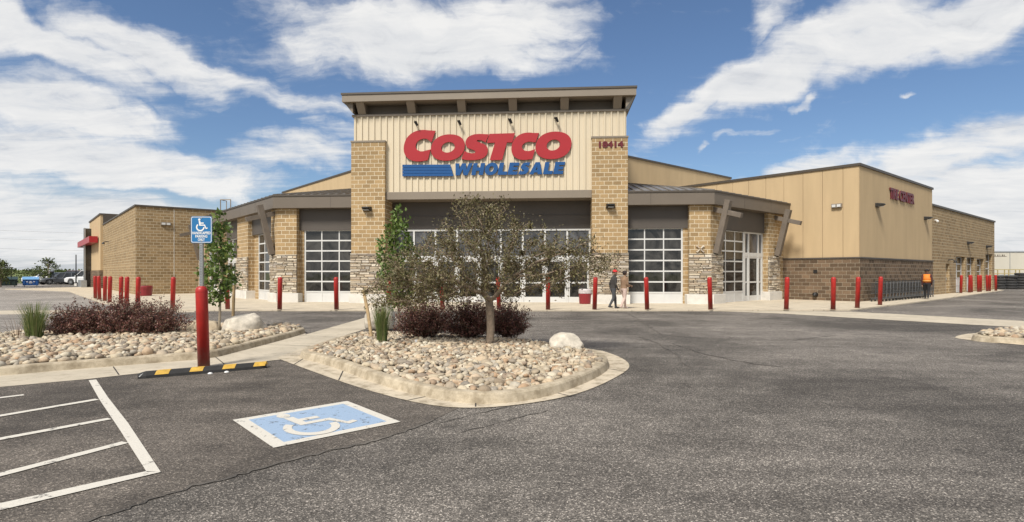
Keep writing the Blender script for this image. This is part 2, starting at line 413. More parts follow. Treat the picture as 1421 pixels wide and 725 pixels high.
M['dry'] = island_mat('dry_stem', [(0, (.09, .065, .045)), (1, (.19, .13, .085))], .8, 0, 40, False, .3, 0, .1)
M['far_leaf'] = island_mat('distant_leaf', [(0, (.05, .075, .022)), (.5, (.09, .115, .035)), (1, (.15, .16, .06))], .7, 0, 40, False, .3, 0, .2)
M['field'] = simple('field_grass', (.135, .165, .04), .95, 0, .35, .05, .3, 4)
M['cart'] = simple('cart_wire', (.07, .07, .068), .45, .4, .15, 8)
M['cart_frame'] = simple('cart_frame_steel', (.13, .13, .127), .45, .6, .2, 8)
M['tread'] = simple('tyre_rubber', (.03, .029, .028), .75, 0, .25, 6, .4, 30)
def glass_mat(name, tint, rough=.04):
    m, nt, b = new_mat(name); p = geopos(nt)
    lk(nt, ramp(nt, noise(nt, p, .9, 3, .6, 1.5), [(.35, sc(tint, .3)), (.65, sc(tint, 2.6))]), b.inputs['Base Color'])
    b.inputs['Roughness'].default_value = rough; b.inputs['IOR'].default_value = 1.52; b.inputs['Specular IOR Level'].default_value = .6
    bump(nt, noise(nt, p, 1.3, 2), b, .05, .05)
    return m
M['glass'] = glass_mat('dark_window_glass', (.022, .021, .019))
M['glass_sky'] = glass_mat('transom_glass', (.05, .05, .052), .1)
M['carglass'] = glass_mat('car_glass', (.02, .022, .024))
def car_paint(name, c): return simple(name, c, .25, .1, .03, 1, 0, 60, .5, .8)

def dirty_base(m, c):                       # splashed grime on the foot of a sleeve, in the object's own height
    nt = m.node_tree; b = nt.nodes['Principled BSDF']; src = b.inputs['Base Color'].links[0].from_socket
    co = objco(nt); s_ = nd(nt, 'ShaderNodeSeparateXYZ'); lk(nt, co, s_.inputs[0]); f = noise(nt, co, 11, 6, .7)
    k = mth(nt, 'SUBTRACT', mth(nt, 'MULTIPLY', f, .62), s_.outputs[2]); k = ramp(nt, k, [(.0, 0.0), (.30, .75)])
    o = mixc(nt, k, src, c); g = ramp(nt, noise(nt, co, 17, 8, .8), [(.30, 1.0), (.34, 0.0)]); o = mixc(nt, mth(nt, 'MULTIPLY', g, .5), o, (.50, .22, .19)); lk(nt, o, b.inputs['Base Color'])
dirty_base(M['bollard'], (.17, .10, .075))
# ------------------------------------------------------------------ ground
def struct(name, mb, mat, **k): return tag(mb.build(name, mat, **k), kind='structure')
Av = Vector((-math.sin(R(40.5)), math.cos(R(40.5)), 0)); Bv = Vector((math.sin(R(49.5)), math.cos(R(49.5)), 0))
mb = MB(); mb.sheet([(-3000, -600), (3000, -600), (3000, 5000), (-3000, 5000)], -.05); struct('ground', mb, M['field'])
mb = MB(); mb.prism([(-75, -60), (140, -60), (140, 110), (62, 110), (40, 92), (-70, 84), (-90, 66)], -.045, 0); struct('asphalt_lot', mb, M['asphalt'])
stall = G2([(-300, 546), (0, 537.5), (121, 526.8), (188, 519), (300, 510), (391, 500.6), (471, 530), (563, 557), (634, 568)]) + \
        G2([(600, 584), (560, 600), (520, 612), (460, 626), (400, 641), (340, 657), (280, 672), (210, 694), (140, 718), (60, 745), (-60, 790), (-500, 900)])
mb = MB(); mb.sheet(stall, .004); struct('parking_pavement', mb, M['stall'])
mb = MB(); mb.sheet(G2([(-700, 431.8), (0, 431.3), (205, 430.4), (168, 426.5), (139, 421), (95, 405)])+[(-46, 52), (-60, 76), (-88, 66)], .004); struct('side_pavement', mb, M['side'])
mb = MB(); mb.sheet(G2([(-500, 438), (0, 437), (110, 435.8), (170, 440), (60, 452), (0, 466), (-500, 490)]), .004); struct('side_pavement', mb, M['side'])
# kerbs, gutters, planting beds
isl = chaikin(G2([(413, 487), (440, 492), (471, 500.6), (526, 520.7), (599, 539), (658, 545.6), (709, 544.5), (764, 535.4), (811.8, 519), (838, 506), (845.4, 497), (835.6, 489), (811.8, 482), (760, 475), (700, 468), (620, 463), (545, 459), (505, 459.5), (468, 467), (430, 480)], .13), 2)
gut = chaikin(G2([(384, 497), (391, 500.6), (430, 515), (471, 530), (515, 544), (563, 557), (600, 564), (636, 567.6), (691, 566.5), (764, 557), (819, 542.7), (866, 519), (876, 508), (863, 497), (837, 488)]), 2, False) + G2([(760, 476), (600, 470), (430, 480)])
mb = MB(); mb.sheet(gut, .010); struct('gutter_pan', mb, M['gutter'])
bed = [G2([p], .13)[0] for p in [(-200, 523), (0, 509.8), (90, 502.4), (180, 496), (240, 491.5), (292, 488), (330, 479), (380, 467), (418, 457.2), (424, 454.8), (416, 452.6), (400, 451.5), (372, 450.5), (260, 449), (130, 455), (0, 463), (-200, 476)]]
bed = chaikin(bed, 1)
ris = chaikin(G2([(1349, 463), (1351, 465.3), (1380, 467.6), (1421, 470), (1600, 478), (1700, 470), (1650, 459), (1480, 454.5), (1400, 456.5), (1362, 459)], .13), 2)
rgut = chaikin(G2([(1322, 468.3), (1333, 471.5), (1380, 476), (1421, 480), (1620, 494), (1800, 480), (1600, 462), (1421, 460), (1345, 463)]), 1)
mb = MB(); mb.sheet(rgut, .010); struct('gutter_pan', mb, M['gutter'])
def kerb(name, outl, h=.13, w=.15):
    if area(outl) < 0: outl = outl[::-1]
    prof = [(-.03, 0), (.0, h*.8), (.018, h*.95), (.05, h), (w-.02, h), (w, h*.9), (w+.005, .02)]
    rings = [([(x, y) for x, y in inset(outl, d)], z) for d, z in prof]
    mb = MB(); n = len(outl); V = []; F = []
    for r, z in rings: V += [(x, y, z) for x, y in r]
    for k in range(len(rings)-1):
        for i in range(n):
            j = (i+1) % n; F.append((k*n+i, k*n+j, (k+1)*n+j, (k+1)*n+i))
    mb.add(V, F); o = struct(name, mb, M['kerb'], smooth=False)
    b = MB(); b.sheet(inset(outl, w), .06)
    struct('planting_bed', b, M['bed_soil'])
    return o
kerb('kerb', isl); kerb('kerb', bed); kerb('kerb', ris)
# kerb joints
mb = MB()
for (px, py, dx) in ((75, 509.5, 0), (471, 507, 0)):
    p = G(px, py, .0); mb.box(p.x-.006, p.x+.006, p.y-.075, p.y+.12, .0, .131)
struct('kerb_joint', mb, M['crack'])
# concrete walk between the beds, and along the left bed
walk = G2([(-250, 540), (-250, 531), (0, 518), (180, 504), (297, 494), (360, 478), (424, 462), (424, 465), (508, 441), (552, 441), (505, 458), (466, 470), (411, 492), (388, 500), (300, 509.5), (188, 519.5), (121, 527), (0, 538)])
mb = MB(); mb.sheet(walk, .008); struct('concrete_walk', mb, M['walk'])
mb = MB()                                   # saw-cut joints of the walk and gutter, a few mm proud
def ribbon(mb, pts, w, z):
    P = [Vector((*p, 0)) for p in pts]
    L = []; Rr = []
    for i, p in enumerate(P):
        d = (P[min(i+1, len(P)-1)]-P[max(i-1, 0)]).normalized(); s_ = Vector((-d.y, d.x, 0))
        ww = w[i] if hasattr(w, '__len__') else w
        L.append(p+s_*ww/2); Rr.append(p-s_*ww/2)
    for i in range(len(P)-1): mb.face([(L[i].x, L[i].y, z), (Rr[i].x, Rr[i].y, z), (Rr[i+1].x, Rr[i+1].y, z), (L[i+1].x, L[i+1].y, z)])
for a, b in (((157, 510), (165, 521.5)), ((297, 495), (312, 507)), ((360, 479), (430, 481)), ((413, 466), (470, 469)), ((440, 457), (505, 458)), ((424, 497), (408, 507)), ((476, 516), (470, 529)), ((590, 552), (566, 557)), ((660, 556), (660, 566)), ((770, 546), (790, 551)), ((838, 512), (868, 517))):
    ribbon(mb, G2([a, b]), .016, .0135)
struct('pavement_joint', mb, M['crack'])
# plaza slab round the store, with the drain strips either side
plz = G2([(95, 405), (139, 421), (168, 426.5), (215, 430), (270, 432), (400, 432.2), (700, 432.4), (1000, 432.2), (1110, 432), (1180, 431.6), (1248, 423.7), (1299, 417), (1366, 407.6), (1393, 403.6)]) + [(48, 62), (20, 80), (-40, 80), (-46, 52)]
mb = MB(); mb.prism(plz, -.02, .05); struct('sidewalk', mb, M['plaza'])
mb = MB(); mb.sheet(G2([(1000, 432.6), (1110, 432.6), (1180, 433), (1421, 446), (1700, 461), (1700, 472), (1421, 455.3), (1180, 441.5), (1090, 436)]), .008); struct('drain_strip', mb, M['walk'])
mb = MB(); mb.sheet(G2([(-400, 433.5), (0, 431.5), (200, 430.6), (270, 432.4), (270, 434), (100, 435.6), (0, 437), (-400, 441)]), .008); struct('drain_strip', mb, M['walk'])
# tar seams, tyre scuffs and cracks in the asphalt
mb = MB()
def wob(pts, n=6, a=.03):
    o = []
    for i in range(len(pts)-1):
        for k in range(n):
            t = k/n; o.append((pts[i][0]*(1-t)+pts[i+1][0]*t + random.uniform(-a, a), pts[i][1]*(1-t)+pts[i+1][1]*t + random.uniform(-a, a)))
    return o + [pts[-1]]
for pts, w in (([(740, 464.5), (860, 464), (918, 466), (1010, 471), (1095, 474), (1130, 469), (1160, 466), (1240, 465)], .035), ([(868, 433), (893, 448), (918, 464)], .07),
               ([(935, 478), (968, 489), (1010, 499), (1050, 506), (1087, 510)], .05), ([(888, 468), (915, 478), (940, 493), (955, 509)], .05), ([(1180, 452), (1300, 458)], .03),
               ([(60, 745), (140, 718), (210, 694), (280, 672), (340, 657), (400, 641), (460, 626), (520, 612), (560, 600), (600, 584)], .035),
               ([(640, 600), (700, 585), (760, 570)], .02), ([(0, 436), (40, 428), (70, 419)], .05), ([(-40, 420), (60, 412), (110, 408)], .08), ([(20, 450), (80, 446)], .04),
               ([(600, 590), (660, 575), (720, 562), (800, 548)], .018), ([(1200, 470), (1320, 468)], .03)):
    g = wob(G2(pts)); ribbon(mb, g, [w*random.uniform(.35, 1.2) for _ in g], .007)
struct('pavement_crack', mb, M['seal'])
# ------------------------------------------------------------------ painted marks
def marking(name, poly, label, mat='line', group='painted stripes of the hatched parking aisle'):
    mb = MB(); mb.sheet(poly, .011); o = mb.build(name, M[mat], loc=(0, 0, 0)); return tag(o, label, 'painted line', group)
def stripe(p0, p1, w, label):
    a, b = G(*p0), G(*p1); d = (b-a).normalized(); s_ = Vector((-d.y, d.x, 0))*w/2
    n = 12; L = []; Rr = []
    for i in range(n+1):
        q = a.lerp(b, i/n); L.append(q+s_*random.uniform(.93, 1.05)); Rr.append(q-s_*random.uniform(.93, 1.05))
    marking('painted_line', [(p.x, p.y) for p in L+Rr[::-1]], label)
marking('painted_line', G2([(123, 529), (133.5, 528), (150, 553), (178, 589), (223, 657), (203.5, 657), (166, 598), (138, 556)]), 'wide white stripe running away from camera, closing the hatched aisle')
marking('painted_line', G2([(203, 656), (223, 657.2), (-60, 725), (-60, 714)]), 'white stripe nearest the camera, meeting the wide stripe at a corner')
stripe((-120, 692), (174, 615.5), .10, 'long white hatch stripe second from the camera')
stripe((-120, 633), (152, 582.5), .10, 'white hatch stripe in the middle of the hatched aisle')
stripe((-120, 599), (135, 555.5), .10, 'white hatch stripe meeting the wide stripe below its far end')
stripe((-120, 568), (33, 549.3), .09, 'short faded white hatch stripe farthest from the camera')
# wheelchair symbol painted on the stall
Q = [G(322.7, 584.3), G(379.4, 623.3), G(556, 586.9), G(482, 557.9)]
ac = thing('accessible_symbol', ((Q[0]+Q[1]+Q[2]+Q[3])/4)[:], 'worn blue and white wheelchair square painted on the asphalt', 'pavement marking')
def qp(x, y):                               # unit square: x along the stall, y away from the camera
    a = Q[1].lerp(Q[2], x); b = Q[0].lerp(Q[3], x); p = a.lerp(b, y); return (p.x, p.y)
fr = [(0, 0), (1, 0), (1, 1), (0, 1)]; inn = [(.10, .085), (.92, .085), (.92, .915), (.10, .915)]
mb = MB()
for i in range(4):
    j = (i+1) % 4; mb.face([(*qp(*p), .011) for p in (fr[i], fr[j], inn[j], inn[i])])
mb.build('border', M['line'], ac)
mb = MB(); mb.sheet([qp(*p) for p in inn], .011); mb.build('blue_field', M['blueline'], ac)
def wheelchair_polys():
    """the wheelchair figure in a unit square, facing right"""
    P = []
    P.append([(.36+.075*math.cos(a), .86+.085*math.sin(a)) for a in np.linspace(0, 2*math.pi, 14, endpoint=False)])          # head
    P.append([(.32, .76), (.43, .76), (.44, .65), (.66, .65), (.66, .565), (.45, .565), (.455, .50), (.74, .50), (.83, .265), (.91, .29), (.93, .22), (.80, .18), (.69, .42), (.36, .42)])
    arc = [(.43+.29*math.cos(a), .31+.29*math.sin(a)) for a in np.linspace(R(130), R(362), 26)]; arc2 = [(.43+.20*math.cos(a), .31+.20*math.sin(a)) for a in np.linspace(R(362), R(130), 26)]
    P.append(arc+arc2)
    return P
mb = MB()
for k, p in enumerate(wheelchair_polys()):
    mb.sheet([qp(.17+.70*(x-.10), .06+.90*y) for x, y in p], .0135+.001*k)
mb.build('wheelchair_figure', M['line'], ac)
# ------------------------------------------------------------------ the store
P0 = Vector((-1.19, 27.3, 0)); Uv = Vector((math.cos(R(4.5)), -math.sin(R(4.5)), 0)); Nv = Vector((-math.sin(R(4.5)), -math.cos(R(4.5)), 0))
F0 = Frame(P0, Uv[:2], Nv[:2])
T0 = Vector((17.56, 29, 0)); L0 = Vector((-25.3, 38.5, 0))
C1 = F0.p(10.46, -.25, 0); C0 = F0.p(-10.46, -.25, 0)
FB = Frame(C1, Bv[:2], (-Av)[:2]); FA = Frame(C0, Av[:2], (-Bv)[:2])
TA = Frame(T0, Av[:2], (-Bv)[:2]); TB = Frame(T0, Bv[:2], (-Av)[:2])
WA = Frame(L0, Av[:2], (-Bv)[:2]); WB = Frame(L0, Bv[:2], (-Av)[:2])
ST = thing('store_building', (P0.x, P0.y, 0), 'large tan block and stucco warehouse store with a gabled glass entrance', 'building')
ST['label'] = 'large tan block and stucco warehouse store with stone piers and glazed overhead doors'
def part(name, mb, mat, parent=ST, **k): return mb.build(name, M[mat] if isinstance(mat, str) else mat, parent, **k)
# --- tower
mb = MB(); F0.box(mb, -6.5, 6.5, -8.5, -1.4, 0, 9.2); F0.box(mb, -6.5, 6.5, -1.4, -.30, 5.06, 9.2); tower = part('entrance_tower', mb, 'stucco')
mb = MB(); F0.box(mb, -6.3, 6.3, -8.3, -.55, 9.2, 9.72); part('clerestory', mb, 'bronze', tower)
mb = MB()
for u in (-6.15, -3.68, -1.23, 1.23, 3.68, 6.15):
    a, b = u-.19, u+.19
    q = [F0.p(a, -.95, 9.2), F0.p(b, -.95, 9.2), F0.p(b, -.18, 9.2), F0.p(a, -.18, 9.2), F0.p(a-.01, -.95, 9.715), F0.p(b+.01, -.95, 9.715), F0.p(b+.01, .22, 9.715), F0.p(a-.01, .22, 9.715)]
    mb.hexa([q[3], q[2], q[1], q[0], q[7], q[6], q[5], q[4]])
F0.box(mb, -6.66, 6.66, -8.45, -.14, 9.12, 9.215)
part('clerestory_post', mb, 'bronze_l', tower)
mb = MB()
for sg in (-1, 1):
    q = [F0.p(sg*6.52, n_, z) if k == 0 else F0.p(sg*6.93, n_, z) for n_ in (.12, -8.4) for k, z in ((0, 9.215), (0, 9.715), (1, 9.715))]
    mb = MB(); mb.face([q[0], q[1], q[2]]); mb.face([q[5], q[4], q[3]]); mb.face([q[0], q[2], q[5], q[3]]); mb.face([q[1], q[4], q[5], q[2]]); mb.face([q[0], q[3], q[4], q[1]]); part('eave_cove', mb, 'bronze_l', tower)
mb = MB(); F0.box(mb, -6.97, 6.97, -9, .35, 9.71, 10.05); rf = part('roof', mb, 'bronze_l', tower)
mb = MB(); F0.box(mb, -7.01, 7.01, -9.05, .39, 10.04, 10.13); part('drip_edge', mb, 'cap', rf)
# ribbed cladding: a backing and real ribs
mb = MB(); F0.box(mb, -6.58, 6.58, -.30, -.22, 5.40, 9.13)
n = 43
for i in range(n):
    u = -6.5 + 13.0*i/(n-1); w = .035
    q = []
    for z in (5.41, 9.12): q += [F0.p(u-w*1.5, -.222, z), F0.p(u+w*1.5, -.222, z), F0.p(u+w, -.165, z), F0.p(u-w, -.165, z)]
    mb.hexa([q[3], q[2], q[1], q[0], q[7], q[6], q[5], q[4]])
part('ribbed_cladding', mb, 'panel', tower)
mb = MB(); F0.box(mb, -4.96, 4.96, -1.2, -.10, 5.05, 5.42); part('beam', mb, 'bronze_l', tower, bevel=.01)
mb = MB(); F0.box(mb, -4.96, 4.96, -1.4, -1.22, 3.66, 5.05); F0.box(mb, -4.97, 4.97, -1.22, -1.19, 4.33, 4.36); part('transom_panel', mb, 'bronze_d', tower)
# --- ledge stone: real stones laid in courses on a dark backing
def ledge(mb, fr, s0, s1, d, z0, z1, rnd):
    z = z0
    while z < z1-.03:
        h = min(rnd.choice((.055, .075, .09, .11, .13)), z1-z); s = s0
        while s < s1-.02:
            l = min(rnd.uniform(.14, .55), s1-s)
            if s1-(s+l) < .1: l = s1-s
            if h > .1 and rnd.random() < .3: parts_ = ((z, z+h*.5), (z+h*.5, z+h))
            else: parts_ = ((z, z+h),)
            for a, b in parts_:
                o = d+rnd.uniform(.0, .05); g = .008
                c = [fr.p(s+g, d-.06, a+g), fr.p(s+l-g, d-.06, a+g), fr.p(s+l-g-rnd.uniform(0, .02), o, a+g+rnd.uniform(0, .012)), fr.p(s+g+rnd.uniform(0, .02), o, a+g+rnd.uniform(0, .012)),
                     fr.p(s+g, d-.06, b-g), fr.p(s+l-g, d-.06, b-g), fr.p(s+l-g-rnd.uniform(0, .02), o, b-g-rnd.uniform(0, .012)), fr.p(s+g+rnd.uniform(0, .02), o, b-g-rnd.uniform(0, .012))]
                if fr.d.cross(fr.n).z < 0: mb.hexa([c[3], c[2], c[1], c[0], c[7], c[6], c[5], c[4]])
                else: mb.hexa(c)
            s += l
        z += h
rs = random.Random(3)
def stone_pier(faces, body, ztop, zs=2.40, zp=.50, name='stone_pier', plinth_out=.14):
    """faces: (frame, s0, s1, d) outward faces; body: list of (frame, s0, s1, d0, d1) boxes"""
    mb = MB()
    for fr, a, b, c, d in body: fr.box(mb, a, b, c, d, zp if zp else 0, ztop)
    p = part(name, mb, 'cmu')
    mb = MB(); m2 = MB()
    for fr, a, b, d in faces: ledge(mb, fr, a-.04, b+.04, d+.05, zp, zs, rs); fr.box(m2, a-.03, b+.03, d-.01, d+.035, zp, zs-.01)
    part('stone_veneer', mb, 'ledge', p, uv=False); part('veneer_backing', m2, 'ledge_gap', p)
    mb = MB()
    for fr, a, b, c, d in body: fr.box(mb, a-plinth_out, b+plinth_out, c-.02, d+plinth_out, 0, zp)
    part('plinth', mb, 'plinth', p, bevel=.015)
    return p
for sg in (-1, 1):
    a, b = (4.96, 6.62) if sg > 0 else (-6.62, -4.96)
    inner = Frame(F0.p(sg*4.96, 0, 0), (-Nv)[:2], (Uv*(-sg))[:2])
    p = stone_pier([(F0, a, b, .05), (inner, 0, 1.2, 0)], [(F0, a, b, -1.35, .05)], 7.83, 2.45, .48, 'tower_pillar', .10)
    mb = MB(); F0.box(mb, a-.03, b+.03, -.25, .08, 7.82, 7.90); part('pillar_cap', mb, 'bronze_l', p)
# corner piers of the entrance hall
R1 = Frame(F0.p(9.5, -.25, 0), Uv[:2], Nv[:2])
stone_pier([(F0, 9.5, 10.46, -.25), (FB, 0, 1.0, 0)], [(F0, 9.5, 10.46, -1.25, -.25), (FB, 0.0, 1.0, -.9, 0)], 4.70)
stone_pier([(F0, -10.46, -9.5, -.25), (FA, 0, 1.0, 0)], [(F0, -10.46, -9.5, -1.25, -.25), (FA, 0.0, 1.0, -.9, 0)], 4.70)
stone_pier([(FB, 5.77, 6.95, 0)], [(FB, 5.77, 6.95, -.9, 0)], 4.70)
stone_pier([(FA, 4.95, 7.05, 0)], [(FA, 4.95, 7.05, -.9, 0)], 4.70)
stone_pier([(FA, 10.3, 11.4, 0)], [(FA, 10.3, 11.4, -.9, 0)], 4.70)
stone_pier([(FA, 15.0, 16.5, 0)], [(FA, 15.0, 16.5, -.9, 0)], 4.70)
# hall walls behind
mb = MB()
core = [F0.p(-6.4, -1.35, 0), F0.p(-9.7, -1.35, 0), FA.p(.6, -.95, 0), FA.p(16.6, -.95, 0), F0.p(-6.4, -9, 0)]
mb.prism([p[:2] for p in core], 0, 4.68)
part('wall', mb, 'cmu'); mb = MB()
core = [F0.p(6.4, -1.35, 0), F0.p(9.7, -1.35, 0), FB.p(.6, -.95, 0), FB.p(7.8, -.95, 0), F0.p(6.4, -8, 0)]
mb.prism([p[:2] for p in core], 0, 4.68)
part('wall', mb, 'cmu')
for fr_, a_, b_, c_, d_ in ((F0, 9.28, 9.5, -1.3, -.62), (F0, -9.5, -9.28, -1.3, -.62), (FB, 6.95, 7.86, -.9, -.12), (FA, 4.1, 4.95, -.9, -.35)): mb = MB(); fr_.box(mb, a_, b_, c_, d_, 0, 4.69); part('door_jamb', mb, 'cmu')
# metal panels above the doors
for fr_, a_, b_, c_, d_ in ((F0, 6.6, 9.5, -1.3, -.55), (F0, -9.5, -6.6, -1.3, -.55), (FB, 1.0, 5.77, -.9, -.22), (FA, 1.0, 4.95, -.9, -.22), (FA, 7.05, 10.3, -.9, -.22), (FA, 11.4, 15.0, -.9, -.22)):
    mb = MB(); fr_.box(mb, a_, b_, c_, d_, 3.62, 4.69); part('door_header_panel', mb, 'bronze_d')
# canopy with fascia
K1 = F0.p(10.58, 0, 0); K0 = F0.p(-10.58, 0, 0); E1 = K1+Bv*8.1; E0 = K0+Av*17.0
W0 = Vector((5.8, 33.3, 0)); W1 = W0+Bv*9; V0 = Vector((-7.13, 34.67, 0)); V1 = V0+Av*19.6
for sg, (ka, ea, wa, wb) in ((1, (K1, E1, W0, W1)), (-1, (K0, E0, V0, V1))):
    u = 6.55*sg
    mb = MB(); mb.prism([p[:2] for p in (F0.p(u, 0, 0), ka, ea, wb, wa, F0.p(u, -6, 0))], 4.68, 5.29); cn = part('canopy', mb, 'bronze')
    mb = MB(); ins = .03
    fx = Frame(ka, Uv[:2], Nv[:2]); fy = Frame(ka, (Bv if sg > 0 else Av)[:2], ((-Av) if sg > 0 else (-Bv))[:2])
    L = (K1-F0.p(6.62, 0, 0)).length
    s0, s1 = (-L, .03) if sg > 0 else (-.03, L)
    fx.box(mb, s0, s1, -.05, .035, 5.25, 5.33); fy.box(mb, 0, (ea-ka).length, -.05, .035, 5.25, 5.33)
    part('fascia_cap', mb, 'cap', cn)
    for fr_, t in [(fx, -2.9 if sg > 0 else 2.9)]+[(fy, t) for t in (2.8, 5.6, 8.4, 11.2, 14.0) if t < (ea-ka).length-.5]:
        mb = MB(); fr_.box(mb, t-.008, t+.008, -.02, .003, 4.68, 5.25); part('fascia_joint', mb, 'cap', cn)
    zt, zw = 5.31, 6.75
    T = lambda p, z: (p.x, p.y, z)
    mb = MB(); mb.face([T(F0.p(u, 0, 0), zt), T(ka, zt), T(wa, zw)] if sg > 0 else [T(ka, zt), T(F0.p(u, 0, 0), zt), T(wa, zw)])
    mb.face([T(ka, zt), T(ea, zt), T(wb, zw), T(wa, zw)] if sg > 0 else [T(ea, zt), T(ka, zt), T(wa, zw), T(wb, zw)])
    rf = part('metal_roof', mb, 'seam', cn)
    mb = MB()
    nrm = None
    a0 = F0.p(u, 0, zt); k_ = Vector(T(ka, zt)); w_ = Vector(T(wa, zw)); back = (-Nv)
    for i in range(1, 10):                  # seams run up the front slope until the hip
        t = i/10; p = a0.lerp(k_, t); q = (w_).lerp(k_, t); mb.bar(p+Vector((0, 0, .03)), q+Vector((0, 0, .03)), .035, .06)
    e_ = Vector(T(ea, zt)); wb_ = Vector(T(wb, zw))
    m_ = int((ea-ka).length/.6)
    for i in range(0, m_):
        t = i/m_; mb.bar(k_.lerp(e_, t)+Vector((0, 0, .03)), w_.lerp(wb_, t)+Vector((0, 0, .03)), .035, .06)
    part('roof_seam', mb, 'seam', rf)
# high hall behind the tower
mb = MB(); hp = [W0-Bv*.8, W0+Bv*13.5, W0+Bv*13.5+Av*10, V1+Bv*6, V1, V0-Av*.8]
mb.prism([p[:2] for p in hp], 4.5, 8.42); hh = part('upper_wall', mb, 'stucco')
mb = MB(); fr = Frame(W0, Bv[:2], (-Av)[:2]); fr.box(mb, -.8, 13.55, -.4, .06, 8.41, 8.52); part('parapet_cap', mb, 'cap', hh); mb = MB(); fr = Frame(V0, Av[:2], (-Bv)[:2]); fr.box(mb, -.8, 19.66, -.4, .06, 8.41, 8.52); part('parapet_cap', mb, 'cap', hh)
mb = MB(); mb.sheet([p[:2] for p in hp], 8.425); part('roof_deck', mb, 'roof', hh)
# --- tyre wing
mb = MB(); mb.prism([p[:2] for p in (TA.p(0, -.03, 0), TA.p(18, -.03, 0), TA.p(18, -13, 0), TA.p(0, -12.97, 0))], 0, 6.95); tw = part('stucco_wing', mb, 'stucco2')
edges = [TA.s_at(px) for px in (1192, 1170, 1141.5, 1114.5, 1088, 1063, 1039, 1017, 995, 973)] + [16]
mb = MB()
for i, (a, b) in enumerate(zip(edges, edges[1:])): TA.box(mb, a if i == 0 else a+.009, b-.009, -.03, .02, 2.30, 6.96)
TB.box(mb, .0, 12.97, -.05, .02, 2.30, 6.96)
part('stucco_panel', mb, 'stucco', tw)
mb = MB(); TA.box(mb, -.07, 16, -.05, .085, 6.93, 7.06); TB.box(mb, -.02, 13.05, -.3, .085, 6.93, 7.06); part('parapet_cap', mb, 'cap', tw)
mb = MB(); mb.sheet([p[:2] for p in (TA.p(0.1, -.1, 0), TA.p(18, -.1, 0), TA.p(18, -12.9, 0), TA.p(0.1, -12.9, 0))], 6.955); part('roof_deck', mb, 'roof', tw)
mb = MB(); TA.box(mb, -.065, 9, -.04, .065, 0, 2.24); TB.box(mb, 0, 12.97, -.04, .065, 0, 2.24); wc = part('block_wainscot', mb, 'cmu_dark', tw)
mb = MB(); TA.box(mb, -.11, 9, -.04, .11, 2.24, 2.31); TB.box(mb, -.02, 12.97, -.04, .11, 2.24, 2.31); part('wainscot_cap', mb, 'bronze_d', wc)
# block part with the garage openings
gar = []
for a, b, py in ((1326.5, 1339.5, 356), (1341.6, 1352.6, 357), (1355.6, 1365.4, 359), (1367.6, 1377, 352.5)):
    gar.append((TB.s_at(a, -.1), TB.s_at(b, -.1), .05, TB.z_at(a, py, -.1)))
mdoor = (TB.s_at(1312.5, -.1), TB.s_at(1317.6, -.1), .05, 2.15)
gend = TB.s_at(1380, -.1)
mb = MB(); TB.wall(mb, 12.97, gend, -.75, -.1, 0, 5.95, gar+[mdoor]); TB.box(mb, 12.9, gend, -14, -.75, 0, 5.9)
bw = part('block_wing', mb, 'cmu_wing')
mb = MB(); TB.box(mb, 12.98, gend+.06, -.4, -.03, 5.93, 6.06); TB.box(mb, gend-.3, gend+.06, -14, -.4, 5.93, 6.06); part('parapet_cap', mb, 'cap', bw)
def overhead_door(fr, s0, s1, d, z0, z1, cols, rows, solid=1, name='overhead_door', parent=ST, fw=.055):
    mb = MB(); W = s1-s0; H = (z1-z0)/(rows+.0)
    fr.box(mb, s0, s0+fw*1.4, d-.06, d+.03, z0, z1); fr.box(mb, s1-fw*1.4, s1, d-.06, d+.03, z0, z1)
    for i in range(1, cols):
        x = s0+W*i/cols; fr.box(mb, x-fw/2, x+fw/2, d-.05, d+.022, z0, z1)
    for j in range(rows+1):
        z = z0+H*j; fr.box(mb, s0+.002, s1-.002, d-.05, d+.026, max(z0, z-fw*.62), min(z1, z+fw*.62))
    o = part(name, mb, 'alu', parent)
    mb = MB(); fr.box(mb, s0+.01, s1-.01, d-.04, d, z0+H*solid, z1-.01); part('glass', mb, 'glass', o)
    mb = MB()
    if solid: fr.box(mb, s0+.01, s1-.01, d-.04, d+.008, z0+.01, z0+H*solid); part('lower_panel', mb, 'alu', o)
    return o
overhead_door(F0, 6.6, 9.28, -.68, .05, 3.62, 3, 7); overhead_door(F0, -9.28, -6.6, -.68, .05, 3.62, 3, 7)
od = overhead_door(FB, 1.05, 3.75, -.35, .05, 3.60, 3, 7); overhead_door(FA, 1.05, 4.1, -.35, .05, 3.60, 3, 7)
mb = MB(); FB.box(mb, 1.14, 1.62, -.33, -.318, 1.03, 1.50); st = part('door_sticker', mb, 'sign_blue', od)
mb = MB(); FB.box(mb, 1.42, 1.56, -.318, -.316, 1.22, 1.38); part('sticker_print', mb, 'white', st)
for a, b, z0, z1 in gar:
    overhead_door(TB, a+.02, b-.02, -.36, .05, z1-.01, 2, 5, 2)
mb = MB(); TB.box(mb, mdoor[0], mdoor[1], -.4, -.3, .05, 2.14); dd = part('steel_door', mb, 'alu', bw)
mb = MB(); TB.box(mb, mdoor[1]-.18, mdoor[1]-.08, -.3, -.24, 1.0, 1.14); part('handle', mb, 'steel', dd)
